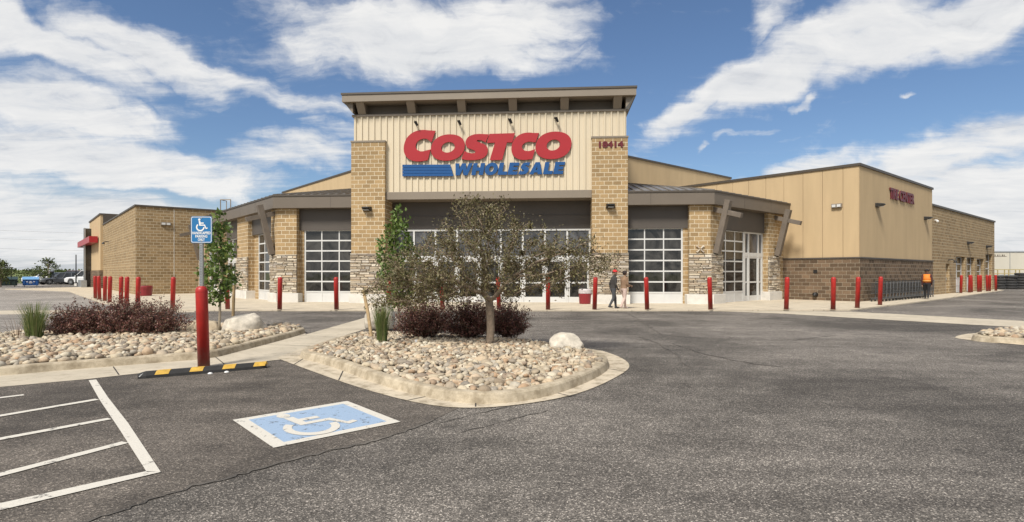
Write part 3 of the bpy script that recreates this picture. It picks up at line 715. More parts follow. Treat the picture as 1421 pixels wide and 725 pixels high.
# entry doors: storefront frame, transoms, leaves
def storefront(fr, s0, s1, d, z0, zt, z1, xs, name='storefront'):
    mb = MB()
    for x in xs: fr.box(mb, x-.045, x+.045, d-.06, d+.04, z0, z1)
    for z, h in ((zt+.1, .2), (z1-.04, .08)): fr.box(mb, s0, s1, d-.05, d+.032, z-h/2, z+h/2)
    o = part(name, mb, 'alu')
    mb = MB(); fr.box(mb, s0, s1, d-.05, d-.02, zt+.2, z1-.1); part('transom_glass', mb, 'glass_sky', o)
    for a, b in zip(xs, xs[1:]):
        mb = MB(); a2, b2 = a+.05, b-.05
        fr.box(mb, a2, a2+.075, d-.05, d+.015, z0, zt); fr.box(mb, b2-.075, b2, d-.05, d+.015, z0, zt)
        fr.box(mb, a2+.075, b2-.075, d-.05, d+.014, z0, z0+.27); fr.box(mb, a2+.075, b2-.075, d-.05, d+.014, zt-.09, zt); fr.box(mb, a2+.075, b2-.075, d-.05, d+.014, .98, 1.06)
        l = part('door_leaf', mb, 'alu', o)
        mb = MB(); fr.box(mb, a2+.06, b2-.06, d-.04, d-.01, z0+.1, zt-.05); mb_ = mb.build('glass', M['glass'], l) if False else None
        V = mb; V.build('door_glass', M['glass'], o)
    return o
storefront(F0, -4.94, 4.94, -1.16, .05, 2.15, 3.66, [-4.92+9.84*i/9 for i in range(10)])
storefront(FB, 3.78, 5.75, -.35, .05, 2.35, 3.62, [3.82, 4.25, 5.3, 5.72])
storefront(FA, 7.05, 10.3, -.35, .05, 2.2, 3.62, [7.1, 8.15, 9.2, 10.25]); storefront(FA, 11.4, 15.0, -.35, .05, 2.2, 3.62, [11.45, 12.6, 13.75, 14.95])
# leaning bracket of a post and a cross beam
def bracket(fr, s, parent=ST):
    mb = MB(); a = fr.p(s, .12, 2.42); b = fr.p(s, .72, 4.86); mb.bar(a, b, .27, .27, tuple(fr.d)); o = part('bracket', mb, 'timber', parent, bevel=.012)
    mb = MB(); mb.bar(fr.p(s, -.15, 4.52), fr.p(s, 1.35, 4.10), .2, .22); part('cross_beam', mb, 'timber', o, bevel=.01)
    mb = MB(); mb.bar(fr.p(s, .02, 2.36), fr.p(s, .02, 2.86), .3, .04); part('bracket_plate', mb, 'dark', o)
bracket(FB, .35); bracket(FB, 6.55); bracket(FA, .5); bracket(FA, 15.9)
# carved stone mark on the corner pier
mb = MB()
for k in range(4):
    a = R(45+90*k); c = F0.p(9.98, -.19, 2.62); d = Uv*math.cos(a)+Vector((0, 0, math.sin(a))); mb.bar(c+d*.04, c+d*.22, .05, .05, tuple(Nv))
    mb.bar(c+d*.17+Uv*.07*math.copysign(1, math.cos(a)), c+d*.17-Uv*.02, .04, .04, tuple(Nv))
part('carved_emblem', mb, 'ledge')
# --- left block wing
mb = MB(); mb.prism([p[:2] for p in (WA.p(0, 0, 0), WA.p(20.5, 0, 0), WA.p(20.5, -11, 0), WA.p(0, -11, 0))], 0, 6.0); lw = part('block_wing', mb, 'cmu_wing')
mb = MB(); WA.box(mb, -.06, 20.4, -.4, .06, 5.99, 6.1); WB.box(mb, .4, 11, -.4, .06, 5.99, 6.1); part('parapet_cap', mb, 'cap', lw)
mb = MB(); WB.box(mb, 2.25, 2.28, -.02, .012, 0.0, 5.9); part('control_joint', mb, 'plinth', lw)
# far portal with the red awning
mb = MB(); WA.box(mb, 20.5, 32, -6, .2, 1.75, 7.0); pt = part('stucco_portal', mb, 'stucco')
mb = MB(); WA.box(mb, 20.5, 32, -6, .26, 0, 1.75); part('block_wainscot', mb, 'cmu_dark', pt)
mb = MB(); WA.box(mb, 20.44, 32.1, -6.1, .28, 6.98, 7.12); WA.box(mb, 20.44, 20.52, -6.1, -.0, 6.1, 6.98); part('parapet_cap', mb, 'cap', pt)
sE = WA.s_at(117, .8)
mb = MB(); WA.box(mb, 30.5, sE, -5, .75, 0, 6.2); gt = part('glazed_lobby', mb, 'glass')
mb = MB()
for s in np.linspace(30.5, sE, 6): WA.box(mb, s-.12, s+.12, .7, .83, 0, 6.25)
for z in (.3, 2.3, 4.2, 6.2): WA.box(mb, 30.4, sE+.1, .7, .81, z-.07, z+.07)
for d in (.1, .75): WA.box(mb, 30.38, 30.5, d-.06, d+.06, 0, 6.25)
for z in (.3, 2.3, 4.2, 6.2): WA.box(mb, 30.4, 30.5, 0, .8, z-.06, z+.06)
part('lobby_frame', mb, 'steel', gt)
mb = MB(); WA.box(mb, 22.0, WA.s_at(107.5, .95), .28, .95, 4.42, 5.02); aw = part('red_awning', mb, 'sign_red')
aw['label'] = 'flat red awning'
mb = MB(); WA.box(mb, 26, sE+.5, .85, 1.3, 0.05, .75); part('bench_planter', mb, 'steel', pt)
# ------------------------------------------------------------------ store sign
def place(fr, V, s0, d, z0): return [tuple(fr.p(s0+x, d+z, z0+y)) for x, y, z in V]
KP = .01043                                  # metres per enlarged-photo pixel on the cladding
def SX(x): return -6.64 + (x-70)*13.28/1252   # u from the enlarged photo's column
def SZ(x, y):                                # z from its row, the slope of the top edge taken out
    top = 160 - (x-70)*17/1245; return 9.2-(y-top)*.01047
sg = thing('store_sign', tuple(F0.p(0, -.16, 6.2)), 'big red and blue raised letter sign on the cream cladding above the entrance', 'sign')
def letter(loops, d=.10, mat='sign_red', name='letter', parent=sg):
    V, F = shape_mesh(loops, .035); mb = MB(); mb.add(place(F0, V, 0, -.125, 0), F); o = mb.build(name, M[mat], parent)
    return o
def ell(cx, cy, rx, ry, sh, a0=0, a1=360, n=40, p=2.0):
    o = []
    for i in range(n+(0 if a1-a0 == 360 else 1)):
        a = R(a0+(a1-a0)*i/n); c, s_ = math.cos(a), math.sin(a)
        x = rx*math.copysign(abs(c)**(2/p), c); y = ry*math.copysign(abs(s_)**(2/p), s_); o.append((cx+x+sh*y, cy+y))
    return o
def bx(l): return [(SX(x), SZ(x, y)) for x, y in l]
SH = .20
def letter_o(x0, x1, y0, y1, hx0, hx1, hy0, hy1):
    c = ((x0+x1)/2, (y0+y1)/2); sh = -.17
    o = ell(c[0], c[1], (x1-x0)/2-4, (y1-y0)/2, -sh*-1, p=2.25); o = ell(c[0], c[1], (x1-x0)/2-3, (y1-y0)/2, -.16, p=2.2)
    i = ell((hx0+hx1)/2, (hy0+hy1)/2, (hx1-hx0)/2+2.5, (hy1-hy0)/2+2, -.2, p=2.0)
    return [bx(o), bx(i)]
def letter_c(x0, x1, y0, y1, hx0, hx1, hy0, hy1, tip):
    c = ((x0+x1)/2, (y0+y1)/2); hc = ((hx0+hx1)/2, (hy0+hy1)/2); rx, ry = (x1-x0)/2, (y1-y0)/2; hx, hy = (hx1-hx0)/2, (hy1-hy0)/2
    o = ell(c[0]+rx*.12, c[1], rx*1.0, ry, -.16, 285, 75, 34, 2.2)      # y runs down: over the left side
    i = ell(hc[0], hc[1], hx, hy, -.2, 62, 300, 24, 2.0)
    (tx, ty), (tx2, ty2), (bx_, by_), (bx2, by2) = tip
    o = [p for p in o if p[0] < min(tx, bx2)+6]
    return [bx([(tx, ty)] + o + [(bx2, by2), (bx_, by_)] + i + [(tx2, ty2)])]
letter(letter_c(304, 462, 232, 377, 368, 436, 272, 331, ((459, 236), (441, 289), (437, 322), (424, 371))))
letter(letter_o(436, 596, 253, 374, 489, 545, 290, 335))
S_ = [(704, 254), (645, 251), (612, 262), (598, 280), (596, 300), (606, 316), (630, 324), (643, 331), (642, 338), (630, 341), (610, 338), (592, 330), (578, 366), (604, 372), (650, 371), (680, 362), (697, 343), (699, 318), (690, 303), (668, 293), (650, 287), (648, 281), (660, 279), (676, 283), (688, 291)]
def soft(l, keep):
    o = []; n = len(l)
    for i in range(n):
        a, b, c = l[i-1], l[i], l[(i+1) % n]
        if i in keep: o.append(b)
        else: o += [(b[0]*.75+a[0]*.25, b[1]*.75+a[1]*.25), (b[0]*.75+c[0]*.25, b[1]*.75+c[1]*.25)]
    return o
letter([bx(soft(S_, (0, 11, 12, 24)))])
letter([bx([(706, 252), (821, 249), (809, 291), (785, 291), (763, 371), (707, 372), (731, 292), (694, 293)])])
letter(letter_c(798, 932, 247, 371, 853, 914, 288, 331, ((929, 249), (914, 291), (912, 322), (899, 367))))
letter(letter_o(911, 1076, 243, 368, 966, 1020, 281, 327))
for k in range(4):                            # four blue bars
    y0 = 392+k*13.6; mb = MB(); x1 = 530+k*4
    q = bx([(306, y0+12.3), (x1, y0+11.8), (x1-3, y0-.6), (306, y0)])
    V, F = shape_mesh([q], .03); mb.add(place(F0, V, 0, -.13, 0), F); mb.build('blue_bar', M['sign_blue'], sg)
def uS():
    q = soft(S_, (0, 11, 12, 24)); return [((x-578)/150, (372-y)/121) for x, y in q]
GL = {'W': ([[(0, 1), (.33, 1), (.40, .48), (.57, 1), (.88, 1), (1.02, .48), (1.12, 1), (1.45, 1), (1.20, 0), (.88, 0), (.71, .52), (.55, 0), (.21, 0)]], 1.45),
      'H': ([[(0, 0), (.35, 0), (.35, .36), (.62, .36), (.62, 0), (.97, 0), (.97, 1), (.62, 1), (.62, .64), (.35, .64), (.35, 1), (0, 1)]], .97),
      'O': ([[(.54+.54*math.cos(a), .5+.52*math.sin(a)) for a in np.linspace(0, 2*math.pi, 28, endpoint=False)], [(.54+.19*math.cos(a), .5+.24*math.sin(a)) for a in np.linspace(0, 2*math.pi, 18, endpoint=False)]], 1.08),
      'L': ([[(0, 0), (.76, 0), (.76, .27), (.36, .27), (.36, 1), (0, 1)]], .76),
      'E': ([[(0, 0), (.80, 0), (.80, .26), (.36, .26), (.36, .38), (.74, .38), (.74, .62), (.36, .62), (.36, .74), (.80, .74), (.80, 1), (0, 1)]], .80),
      'S': ([uS()], .84),
      'A': ([[(0, 0), (.35, 0), (.40, .16), (.66, .16), (.71, 0), (1.07, 0), (.72, 1), (.35, 1)], [(.46, .38), (.535, .68), (.61, .38)]], 1.07)}
x = 0; sp = []
for ch in 'WHOLESALE': sp.append((ch, x)); x += GL[ch][1]+.07
hgt = .575; kx = (SX(1046)-SX(540)-.2*hgt)/(x-.07)
for ch, x0 in sp:
    loops = [[((x0+px_)*kx+.2*py_*hgt, py_*hgt) for px_, py_ in l] for l in GL[ch][0]]
    V, F = shape_mesh(loops, .03); mb = MB(); u0 = SX(540); zb = SZ(538+x0*60, 440)
    mb.add(place(F0, V, u0, -.13, SZ(800, 438)), F); mb.build('letter', M['sign_blue'], sg)
V, F, w, h = text_mesh('18414', .5, 0, .022, .015); nb = thing('number_sign', tuple(F0.p(5.8, .05, 7.4)), 'dark red house number at the top of the right tower pillar', 'number')
s0 = F0.s_at(831, .05); s1 = F0.s_at(865, .05); k = (s1-s0)/w
mb = MB(); mb.add(place(F0, [(x*k, y*(.30/h), z) for x, y, z in V], s0, .075, 7.36), F); mb.build('numerals', M['sign_red_d'], nb)
V, F, w, h = text_mesh('TIRE CENTER', .6, 0, .020, .03); s0 = TB.s_at(1233); s1 = TB.s_at(1266.5); k = (s1-s0)/w
tc = thing('tyre_sign', tuple(TB.p(s0, 0, 5.6)), 'small dark red lettering high on the stucco wall over the trolley row', 'sign')
mb = MB(); mb.add(place(TB, [(x*k, y*(.62/h), z) for x, y, z in V], s0, .07, 5.64), F); mb.build('lettering', M['sign_red_d'], tc)
# ------------------------------------------------------------------ lamps on the walls
def wall_light(fr, s, z, label, w=.42, kind='wedge', d=.02):
    o = thing('wall_light', tuple(fr.p(s, d, z)), label, 'wall light', 'lamps fixed to the store walls')
    mb = MB()
    if kind == 'wedge':
        q = [fr.p(s-w/2, d, z-.09), fr.p(s+w/2, d, z-.09), fr.p(s+w*.42, d+.36, z+.03), fr.p(s-w*.42, d+.36, z+.03), fr.p(s-w/2, d, z+.14), fr.p(s+w/2, d, z+.14), fr.p(s+w*.4, d+.36, z+.10), fr.p(s-w*.4, d+.36, z+.10)]
        if fr.d.cross(fr.n).z < 0: q = [q[i] for i in (3, 2, 1, 0, 7, 6, 5, 4)]
        mb.hexa(q); h = mb.build('housing', M['dark'], o, bevel=.015)
        mb = MB(); mb.bar(fr.p(s-w*.3, d+.2, z-.045), fr.p(s+w*.3, d+.2, z-.045), .16, .02); mb.build('lens', M['alu'], o)
    elif kind == 'box':
        mb = MB(); fr.box(mb, s-w/2, s+w/2, d, d+.12, z-.11, z+.11); mb.build('housing', M['bronze_l'], o, bevel=.015)
        for e in (-.24, .24):
            mb = MB(); fr.box(mb, s+w*e-w*.17, s+w*e+w*.17, d+.12, d+.16, z-.07, z+.06); mb.build('lens', M['alu'], o)
    elif kind == 'arm':
        mb = MB(); mb.tube([fr.p(s, d, z), fr.p(s, d+.25, z+.02), fr.p(s, d+.38, z-.06)], .035, 8); mb.build('arm', M['dark'], o)
        mb = MB(); mb.lathe(fr.p(s, d+.4, z-.2), [(.12, 0), (.11, .06), (.05, .16)], 12); mb.build('lamp_shade', M['dark'], o)
    return o
wall_light(F0, F0.s_at(510, .05), F0.z_at(510, 291, .05), 'black wedge lamp on the left tower pillar', .42, 'wedge', .05)
wall_light(F0, F0.s_at(847, .05), F0.z_at(847, 287, .05), 'black wedge lamp on the right tower pillar below the number', .42, 'wedge', .05)
wall_light(TA, TA.s_at(1162), TA.z_at(1162, 286), 'flat bronze twin lamp on the panelled stucco wall', .5, 'box')
wall_light(TB, TB.s_at(1216), TB.z_at(1216, 286), 'dark wedge lamp on the stucco wall above the trolleys, nearer the corner', .5)
wall_light(TB, TB.s_at(1283), TB.z_at(1283, 304), 'dark wedge lamp on the stucco wall where it meets the block wing', .5)
wall_light(TB, TB.s_at(1343, -.1), TB.z_at(1343, 338, -.1), 'dark wedge lamp above the first two garage openings', .55, 'wedge', -.1)
wall_light(TB, TB.s_at(1369, -.1), TB.z_at(1369, 343, -.1), 'dark wedge lamp above the tall last garage opening', .55, 'wedge', -.1)
wall_light(TB, TB.s_at(1316, -.1), TB.z_at(1316, 361, -.1), 'small gooseneck lamp over the plain steel door', .4, 'arm', -.1)
wall_light(WB, WB.s_at(230), WB.z_at(230, 311), 'twin emergency lamp on the banded block wall by the parking sign', .62, 'box', .0)
wall_light(WA, WA.s_at(151), WA.z_at(151, 336), 'small arm lamp on the block wall beside the red awning', .4, 'arm', .0)
dm = thing('security_camera', tuple(TB.p(TB.s_at(1297, -.1), -.1, TB.z_at(1297, 306, -.1))), 'small white dome camera where stucco meets block wall', 'camera')
c = dm.location; mb = MB(); mb.lathe((c.x+.1, c.y-.12, c.z-.1), [(.02, -.06), (.06, -.03), (.075, .02), (.075, .06), (.05, .09)], 14); mb.build('dome', M['white'], dm, smooth=True)
mb = MB(); mb.bar((c.x, c.y, c.z+.02), (c.x+.1, c.y-.12, c.z+.02), .05, .05); mb.build('bracket', M['white'], dm)
for i, (x, y, lb) in enumerate(((373, 207, 'leftmost small black sign lamp over the big initial letter'), (571, 205, 'small black sign lamp over the first round letter'), (801, 199, 'small black sign lamp over the straight crossbar letter'), (1007, 194, 'rightmost small black sign lamp over the last round letter'))):
    u, z = SX(x), SZ(x, y); o = thing('sign_lamp', tuple(F0.p(u, -.17, z)), lb, 'sign lamp', 'lamps over the store sign')
    mb = MB(); mb.tube([F0.p(u-.09, -.18, z+.12), F0.p(u-.08, .0, z+.14), F0.p(u+.01, .10, z+.06)], .03, 8); mb.build('arm', M['dark'], o)
    mb = MB(); mb.tube([F0.p(u-.03, .12, z+.10), F0.p(u+.07, .04, z-.1)], [.075, .055], 10); mb.build('lamp_head', M['dark'], o)
# roof hatch rail on the left wing
hr = thing('roof_rail', tuple(at(313, 43, 6.05)), 'small grey guard rail standing on the left block roof', 'rail')
mb = MB(); c = at(313, 43, 6.05); z0 = 5.95
for dx in (-.38, .38): mb.tube([(c.x+dx, c.y, z0), (c.x+dx, c.y, z0+1.05)], .035, 8)
mb.tube([(c.x-.38, c.y, z0+1.05), (c.x+.38, c.y, z0+1.05)], .035, 8); mb.tube([(c.x-.38, c.y, z0+1.05), (c.x-.38, c.y+.9, z0+1.05), (c.x-.38, c.y+.9, z0)], .03, 8)
mb.build('rail_frame', M['bronze_l'], hr)
# hose bibs on the brown wainscot
for px, py, lb in ((1132, 409, 'dark round hose outlet low on the brown block wall'), (1131.5, 377, 'small dark vent square in the brown block wall')):
    s, z = TA.s_at(px, .065), TA.z_at(px, py, .065); mb = MB()
    if 'vent' in lb: TA.box(mb, s-.1, s+.1, .06, .085, z-.09, z+.09); o = mb.build('wall_vent', M['dark'], loc=TA.p(s, .065, z))
    else: mb.tube([TA.p(s, .05, z), TA.p(s, .22, z), TA.p(s, .27, z-.07)], [.13, .12, .05], 12); o = mb.build('hose_outlet', M['dark'], loc=TA.p(s, .065, z))
    tag(o, lb, 'wall fitting')
# ------------------------------------------------------------------ bollards
BH = 1.29
mb = MB(); mb.lathe((0, 0, 0), [(.088, 0), (.088, BH-.08), (.084, BH-.05), (.068, BH-.02), (.038, BH-.004), (.0, BH)], 24)
bol = mb.build('bollard', M['bollard'], loc=(0, 0, 0), smooth=True)
mb = MB(); mb.lathe((0, 0, 0), [(.0905, BH-.10), (.0905, BH-.087)], 24); bc = mb.build('sleeve_seam', M['bollard'], bol)
mb = MB(); mb.lathe((0, 0, 0), [(.105, -.01), (.102, .012)], 20); mb.build('base_collar', M['gutter'], bol)
BL = [(316, 429.6, 'red bollard beside the young green tree, left of the entrance'), (388, 430.3, 'red bollard in front of the left stone corner pier'), (467, 430.3, 'red bollard before the overhead door left of the entrance'),
      (539, 430.3, 'red bollard behind the tall green grass tuft'), (614, 430.3, 'red bollard mostly hidden behind the crabapple crown'), (692.5, 430.3, 'red bollard just right of the crabapple trunk'),
      (760.5, 430.3, 'red bollard before the glass doors, left of the bin'), (825, 430.3, 'red bollard between the bin and the two walkers'), (898, 430.3, 'red bollard before the overhead door right of the walkers'),
      (986, 430.3, 'red bollard in front of the right stone corner pier'), (1091, 430.3, 'red bollard before the stone pier by the brown wainscot'), (1156, 430.3, 'red bollard before the middle of the brown block wall'),
      (1189.5, 428, 'red bollard at the brown wall corner, before the trolleys'), (1221, 424, 'red bollard standing before the row of trolleys'),
      (132.3, 414.7, 'leftmost red bollard of the tight row of four'), (138.2, 416, 'second red bollard of the tight row of four'), (145.4, 418.2, 'third red bollard of the tight row of four'), (152, 420.2, 'rightmost red bollard of the tight row of four'),
      (167.8, 423, 'left red bollard of the pair behind the barberry'), (175.6, 425, 'right red bollard of the pair behind the barberry'), (191, 427.5, 'red bollard before the block wall corner and maroon bin'), (239.5, 428.5, 'red bollard before the banded block wall, left of the parking sign')]
GB = [(1333.3, 407.2, 'red bollard at the near side of the first garage opening'), (1345, 406.5, 'left red bollard of the pair at the second garage opening'), (1348.2, 406.2, 'right red bollard of the pair at the second garage opening'), (1357.8, 405.6, 'left red bollard at the third garage opening'), (1360.6, 405.4, 'right red bollard at the third garage opening'), (1370, 404.8, 'left red bollard at the tall last garage opening'), (1373.2, 404.5, 'right red bollard at the tall last garage opening'), (1382, 404.0, 'red bollard past the end of the garage wall, before the tyres')]
nearb = None
first = True
for px, py, lb in [(283, 510, 'nearest red bollard, holding the blue parking sign post')] + BL + GB:
    z = .05 if first is False else .004
    p = G(px, py, z)
    if first: o = bol; o.location = p; ORG[o.name] = tuple(p); nearb = p
    else: o = copy_tree(bol, p, random.uniform(0, 6))
    o['label'] = lb; o['category'] = 'bollard'; o['group'] = 'red bollards round the store'
    if (px, py) in ((191, 427.5), (239.5, 428.5)): o.rotation_euler = (R(1), R(2.2), 0)
    if first: o.rotation_euler = (0, R(-1.8), 0)
    first = False
# ------------------------------------------------------------------ wheel stop
a, b = G(191, 525.5, .004), G(369, 510.3, .004); d = (b-a).normalized(); n_ = Vector((-d.y, d.x, 0)); L = (b-a).length
ws = thing('wheel_stop', tuple((a+b)/2), 'black rubber wheel stop with yellow stripes before the near bollard', 'wheel stop')
PR = [(-.08, 0), (-.076, .04), (-.045, .09), (.045, .09), (.076, .04), (.08, 0)]
def wsl(t0, t1, off=0.0, lo=0, taper=True, slant=0.0):
    mb = MB(); r0 = []; r1 = []
    ctr = (0, .05)
    def ring(t, k=1.0): return [a + d*(t+slant*(i_-2.5)) + n_*(x*(1+off*8)*k) + Vector((0, 0, (z+ (off if z > .01 else 0))*k)) for i_, (x, z) in enumerate(PR) if lo <= i_ <= 5-lo]
    ts = [t0, t1] if not taper else [t0, t0+.10, t1-.10, t1]
    rs_ = [ring(t, .72 if taper and i in (0, len(ts)-1) else 1) for i, t in enumerate(ts)]
    V = [p for r in rs_ for p in r]; F = []; q_ = 6-2*lo
    for i in range(len(ts)-1):
        for j in range(q_-1): F.append((i*q_+j, (i+1)*q_+j, (i+1)*q_+j+1, i*q_+j+1))
    F.append(tuple(range(q_))[::-1]); e = (len(ts)-1)*q_; F.append(tuple(e+j for j in range(q_))); mb.add(V, F); return mb
wsl(0, L).build('body', M['rubber'], ws)
for i in range(4):
    t = L*(.14+.255*i); wsl(t, t+.17, .003, 1, False, .025).build('yellow_stripe', M['yellow'], ws)
mb = MB(); c = a+d*.02+Vector((0, 0, .05)); mb.bar(a+d*.015-n_*.05+Vector((0, 0, .03)), a+d*.06-n_*.03+Vector((0, 0, .07)), .03, .012); mb.build('end_reflector', M['white'], ws)
for t, lb in ((.53, 'small white paint chip lying before the middle of the wheel stop'), (.66, 'small white paint chip by the third yellow stripe')):
    c = a+d*L*t-n_*.14; mb = MB(); mb.lathe((c.x, c.y, .005), [(.035, 0), (.03, .012), (.01, .02)], 9); tag(mb.build('paint_chip', M['white'], loc=c), lb, 'debris')
# ------------------------------------------------------------------ accessible parking sign on the near bollard
pb = nearb; ps = thing('parking_sign', (pb.x-.03, pb.y, BH-.02), 'blue handicapped parking sign on a steel post above the near bollard', 'sign')
tx = -.03
mb = MB(); x0 = pb.x-.045; z0, z1 = BH-.03, 2.36
mb.box(x0-.024, x0+.024, pb.y-.004, pb.y+.002, z0, z1); mb.box(x0-.024, x0-.019, pb.y+.002, pb.y+.04, z0, z1); mb.box(x0+.019, x0+.024, pb.y+.002, pb.y+.04, z0, z1)
mb.build('post', M['steel'], ps)
mb = MB()
for k in range(26):
    z = z0+.03+k*.0254*1.0
    if z < 1.97: mb.lathe((0, 0, 0), [(.006, 0), (.006, .001)], 8) if False else mb.box(x0-.006, x0+.006, pb.y-.0055, pb.y-.0035, z, z+.012)
mb.build('post_hole', M['dark'], ps)
yw = pb.y-.012; cx = (279.5-CX)/FPX*yw; hw, z0, z1 = .168, zat(337.5, yw), zat(300.5, yw)
def rrect(w, z0, z1, r, n=5):
    o = []
    for cx_, cz, a0 in ((w-r, z1-r, 0), (-w+r, z1-r, 90), (-w+r, z0+r, 180), (w-r, z0+r, 270)):
        for k in range(n+1): t = R(a0+90*k/n); o.append((cx_+r*math.cos(t), cz+r*math.sin(t)))
    return o
def vplate(loop, y0, y1): 
    mb = MB(); V = [(cx+x, y0, z) for x, z in loop]+[(cx+x, y1, z) for x, z in loop]; n = len(loop)
    F = [tuple(range(n)), tuple(range(n, 2*n))[::-1]]+[(i, n+i, n+(i+1) % n, (i+1) % n) for i in range(n)]
    F = [f[::-1] for f in F] if False else F; mb.add(V, F); return mb
sp_ = vplate(rrect(hw, z0, z1, .03), yw, yw+.004).build('sign_panel', M['blue_sign'], ps)
o_ = rrect(hw-.008, z0+.008, z1-.008, .026); i_ = rrect(hw-.016, z0+.016, z1-.016, .02)
mb = MB()
for k in range(len(o_)):
    j = (k+1) % len(o_); mb.face([(cx+o_[k][0], yw-.0015, o_[k][1]), (cx+i_[k][0], yw-.0015, i_[k][1]), (cx+i_[j][0], yw-.0015, i_[j][1]), (cx+o_[j][0], yw-.0015, o_[j][1])])
mb.build('border', M['white'], sp_)
mb = MB(); H = z1-z0
for k, p in enumerate(wheelchair_polys()):
    mb.face([(cx+(x-.5)*.235, yw-.002-.0004*k, z0+H*.43+y*.52*H) for x, y in p][::-1])
mb.build('wheelchair_symbol', M['white'], sp_)
for i, t in enumerate(('HANDICAPPED', 'PARKING', 'ONLY')):
    V, F, w, h = text_mesh(t, .05, 0, .0012, .0006); k = ({0: .29, 1: .19, 2: .11}[i])/w
    mb = MB(); mb.add([(cx+(x-w/2)*k, yw-.002-z, z0+H*(.325-.125*i)+y*(.043/h)) for x, y, z in V], F); mb.build('lettering', M['white'], sp_)
mb = MB()
for zz in (z0+.03, z1-.03): mb.lathe((0, 0, 0), [(.001, 0), (.001, .0001)], 3) if False else mb.box(cx-.008, cx+.008, yw-.006, yw-.0005, zz-.008, zz+.008)
mb.build('bolt', M['steel'], sp_)
# ------------------------------------------------------------------ bins
def bin_(px, Y, label, w=.30, h=.95):
    p = at(px, Y, .05); o = thing('trash_bin', tuple(p), label, 'bin', 'maroon bins by the doors')
    mb = MB(); n = 8; mb.lathe(p, [(w*.88, 0), (w*.92, .04), (w, h*.66), (w, h*.68)], 16); mb.build('body', M['trash'], o, smooth=False)
    mb = MB(); mb.lathe((p.x, p.y, p.z+h*.68), [(w*1.03, 0), (w*1.04, h*.22), (w*.95, h*.28), (w*.6, h*.30)], 16); mb.build('lid', M['trash_top'], o)
    mb = MB(); mb.lathe((p.x, p.y, p.z+h*.98), [(w*.5, 0), (w*.48, .012)], 14); mb.build('opening', M['dark'], o)
    return o
bin_(812, 26.9, 'maroon bin with grey patterned top beside the right tower pillar', .30, .72)
o = bin_(201, 36.2, 'maroon bin at the corner of the banded block wall', .42, .66)
for c in o.children:
    if c.name.startswith('lid'): c.data.materials[0] = M['trash']
bin_(556, 26.6, 'maroon bin by the left tower pillar, half hidden by foliage', .34, .75)
# ------------------------------------------------------------------ shopping carts
def make_cart():
    o = thing('shopping_cart', (0, 0, 0), 'grey wire shopping trolley', 'trolley', 'shopping trolleys nested along the wall')
    mb = MB(); L_, W_ = .82, .26; z0, z1 = .42, .92; r = .010
    # basket: wider at the handle end (-x), wires all round
    def pt(t, s_, zz): w = W_*(1-.22*t); return (-.35+t*L_, s_*w, zz)
    for zz in np.linspace(z0, z1, 3):
        lo = (zz-z0)/(z1-z0); a = -.35+.08*(1-lo)
        mb.tube([(a, -W_, zz), (pt(1, -1, zz)), (pt(1, 1, zz)), (a, W_, zz)], r*.9, 4)
    for t in np.linspace(.05, 1, 6):
        for s_ in (-1, 1): mb.tube([pt(t, s_, z0), pt(t, s_, z1)], r*.8, 4)
    for s_ in (-.5, 0, .5): mb.tube([pt(1, s_, z0), pt(1, s_, z1)], r*.8, 4)
    mb.build('basket', M['cart'], o)
    mb = MB()
    for s_ in (-1, 1):
        mb.tube([(-.42, s_*.25, 1.0), (-.36, s_*.25, .55), (-.30, s_*.24, .16), (.48, s_*.19, .13)], .024, 6); mb.tube([(-.33, s_*.25, .40), (.44, s_*.2, .40)], .012, 6)
    mb.tube([(.48, -.19, .13), (.48, .19, .13)], .014, 6); mb.tube([(-.30, -.24, .16), (-.30, .24, .16)], .014, 6); mb.tube([(-.35, -.25, .9), (-.35, .25, .9)], .018, 6); mb.tube([(-.35, -.25, .5), (-.35, .25, .5)], .018, 6)
    mb.build('chassis', M['cart_frame'], o)
    mb = MB(); mb.tube([(-.43, -.26, 1.01), (-.43, .26, 1.01)], .022, 8); mb.build('handle', M['dark'], o)
    for x, y in ((-.3, -.23), (-.3, .23), (.44, -.18), (.44, .18)):
        mb = MB(); mb.tube([(x, y-.015, .06), (x, y+.015, .06)], .06, 10); mb.build('wheel', M['rubber'], o)
    return o
cart = make_cart(); ang = math.atan2(Bv.y, Bv.x); nc = 17
CL = ['nearest trolley of the row, its whole basket showing at the brown wall corner', 'second trolley of the row, nested behind the nearest one']
for i in range(nc):
    s = .85 + i*.53; p = TB.p(s, .62, .05)
    lb = 'last trolley of the row, beside the worker in the orange vest' if i == nc-1 else CL[i] if i < 2 else 'grey trolley nested in the middle of the row along the brown wall'
    if i == 0: cart.location = p; cart.rotation_euler = (0, 0, ang+math.pi); cart['label'] = lb
    else: copy_tree(cart, p, ang+math.pi+random.uniform(-.03, .03), lb)
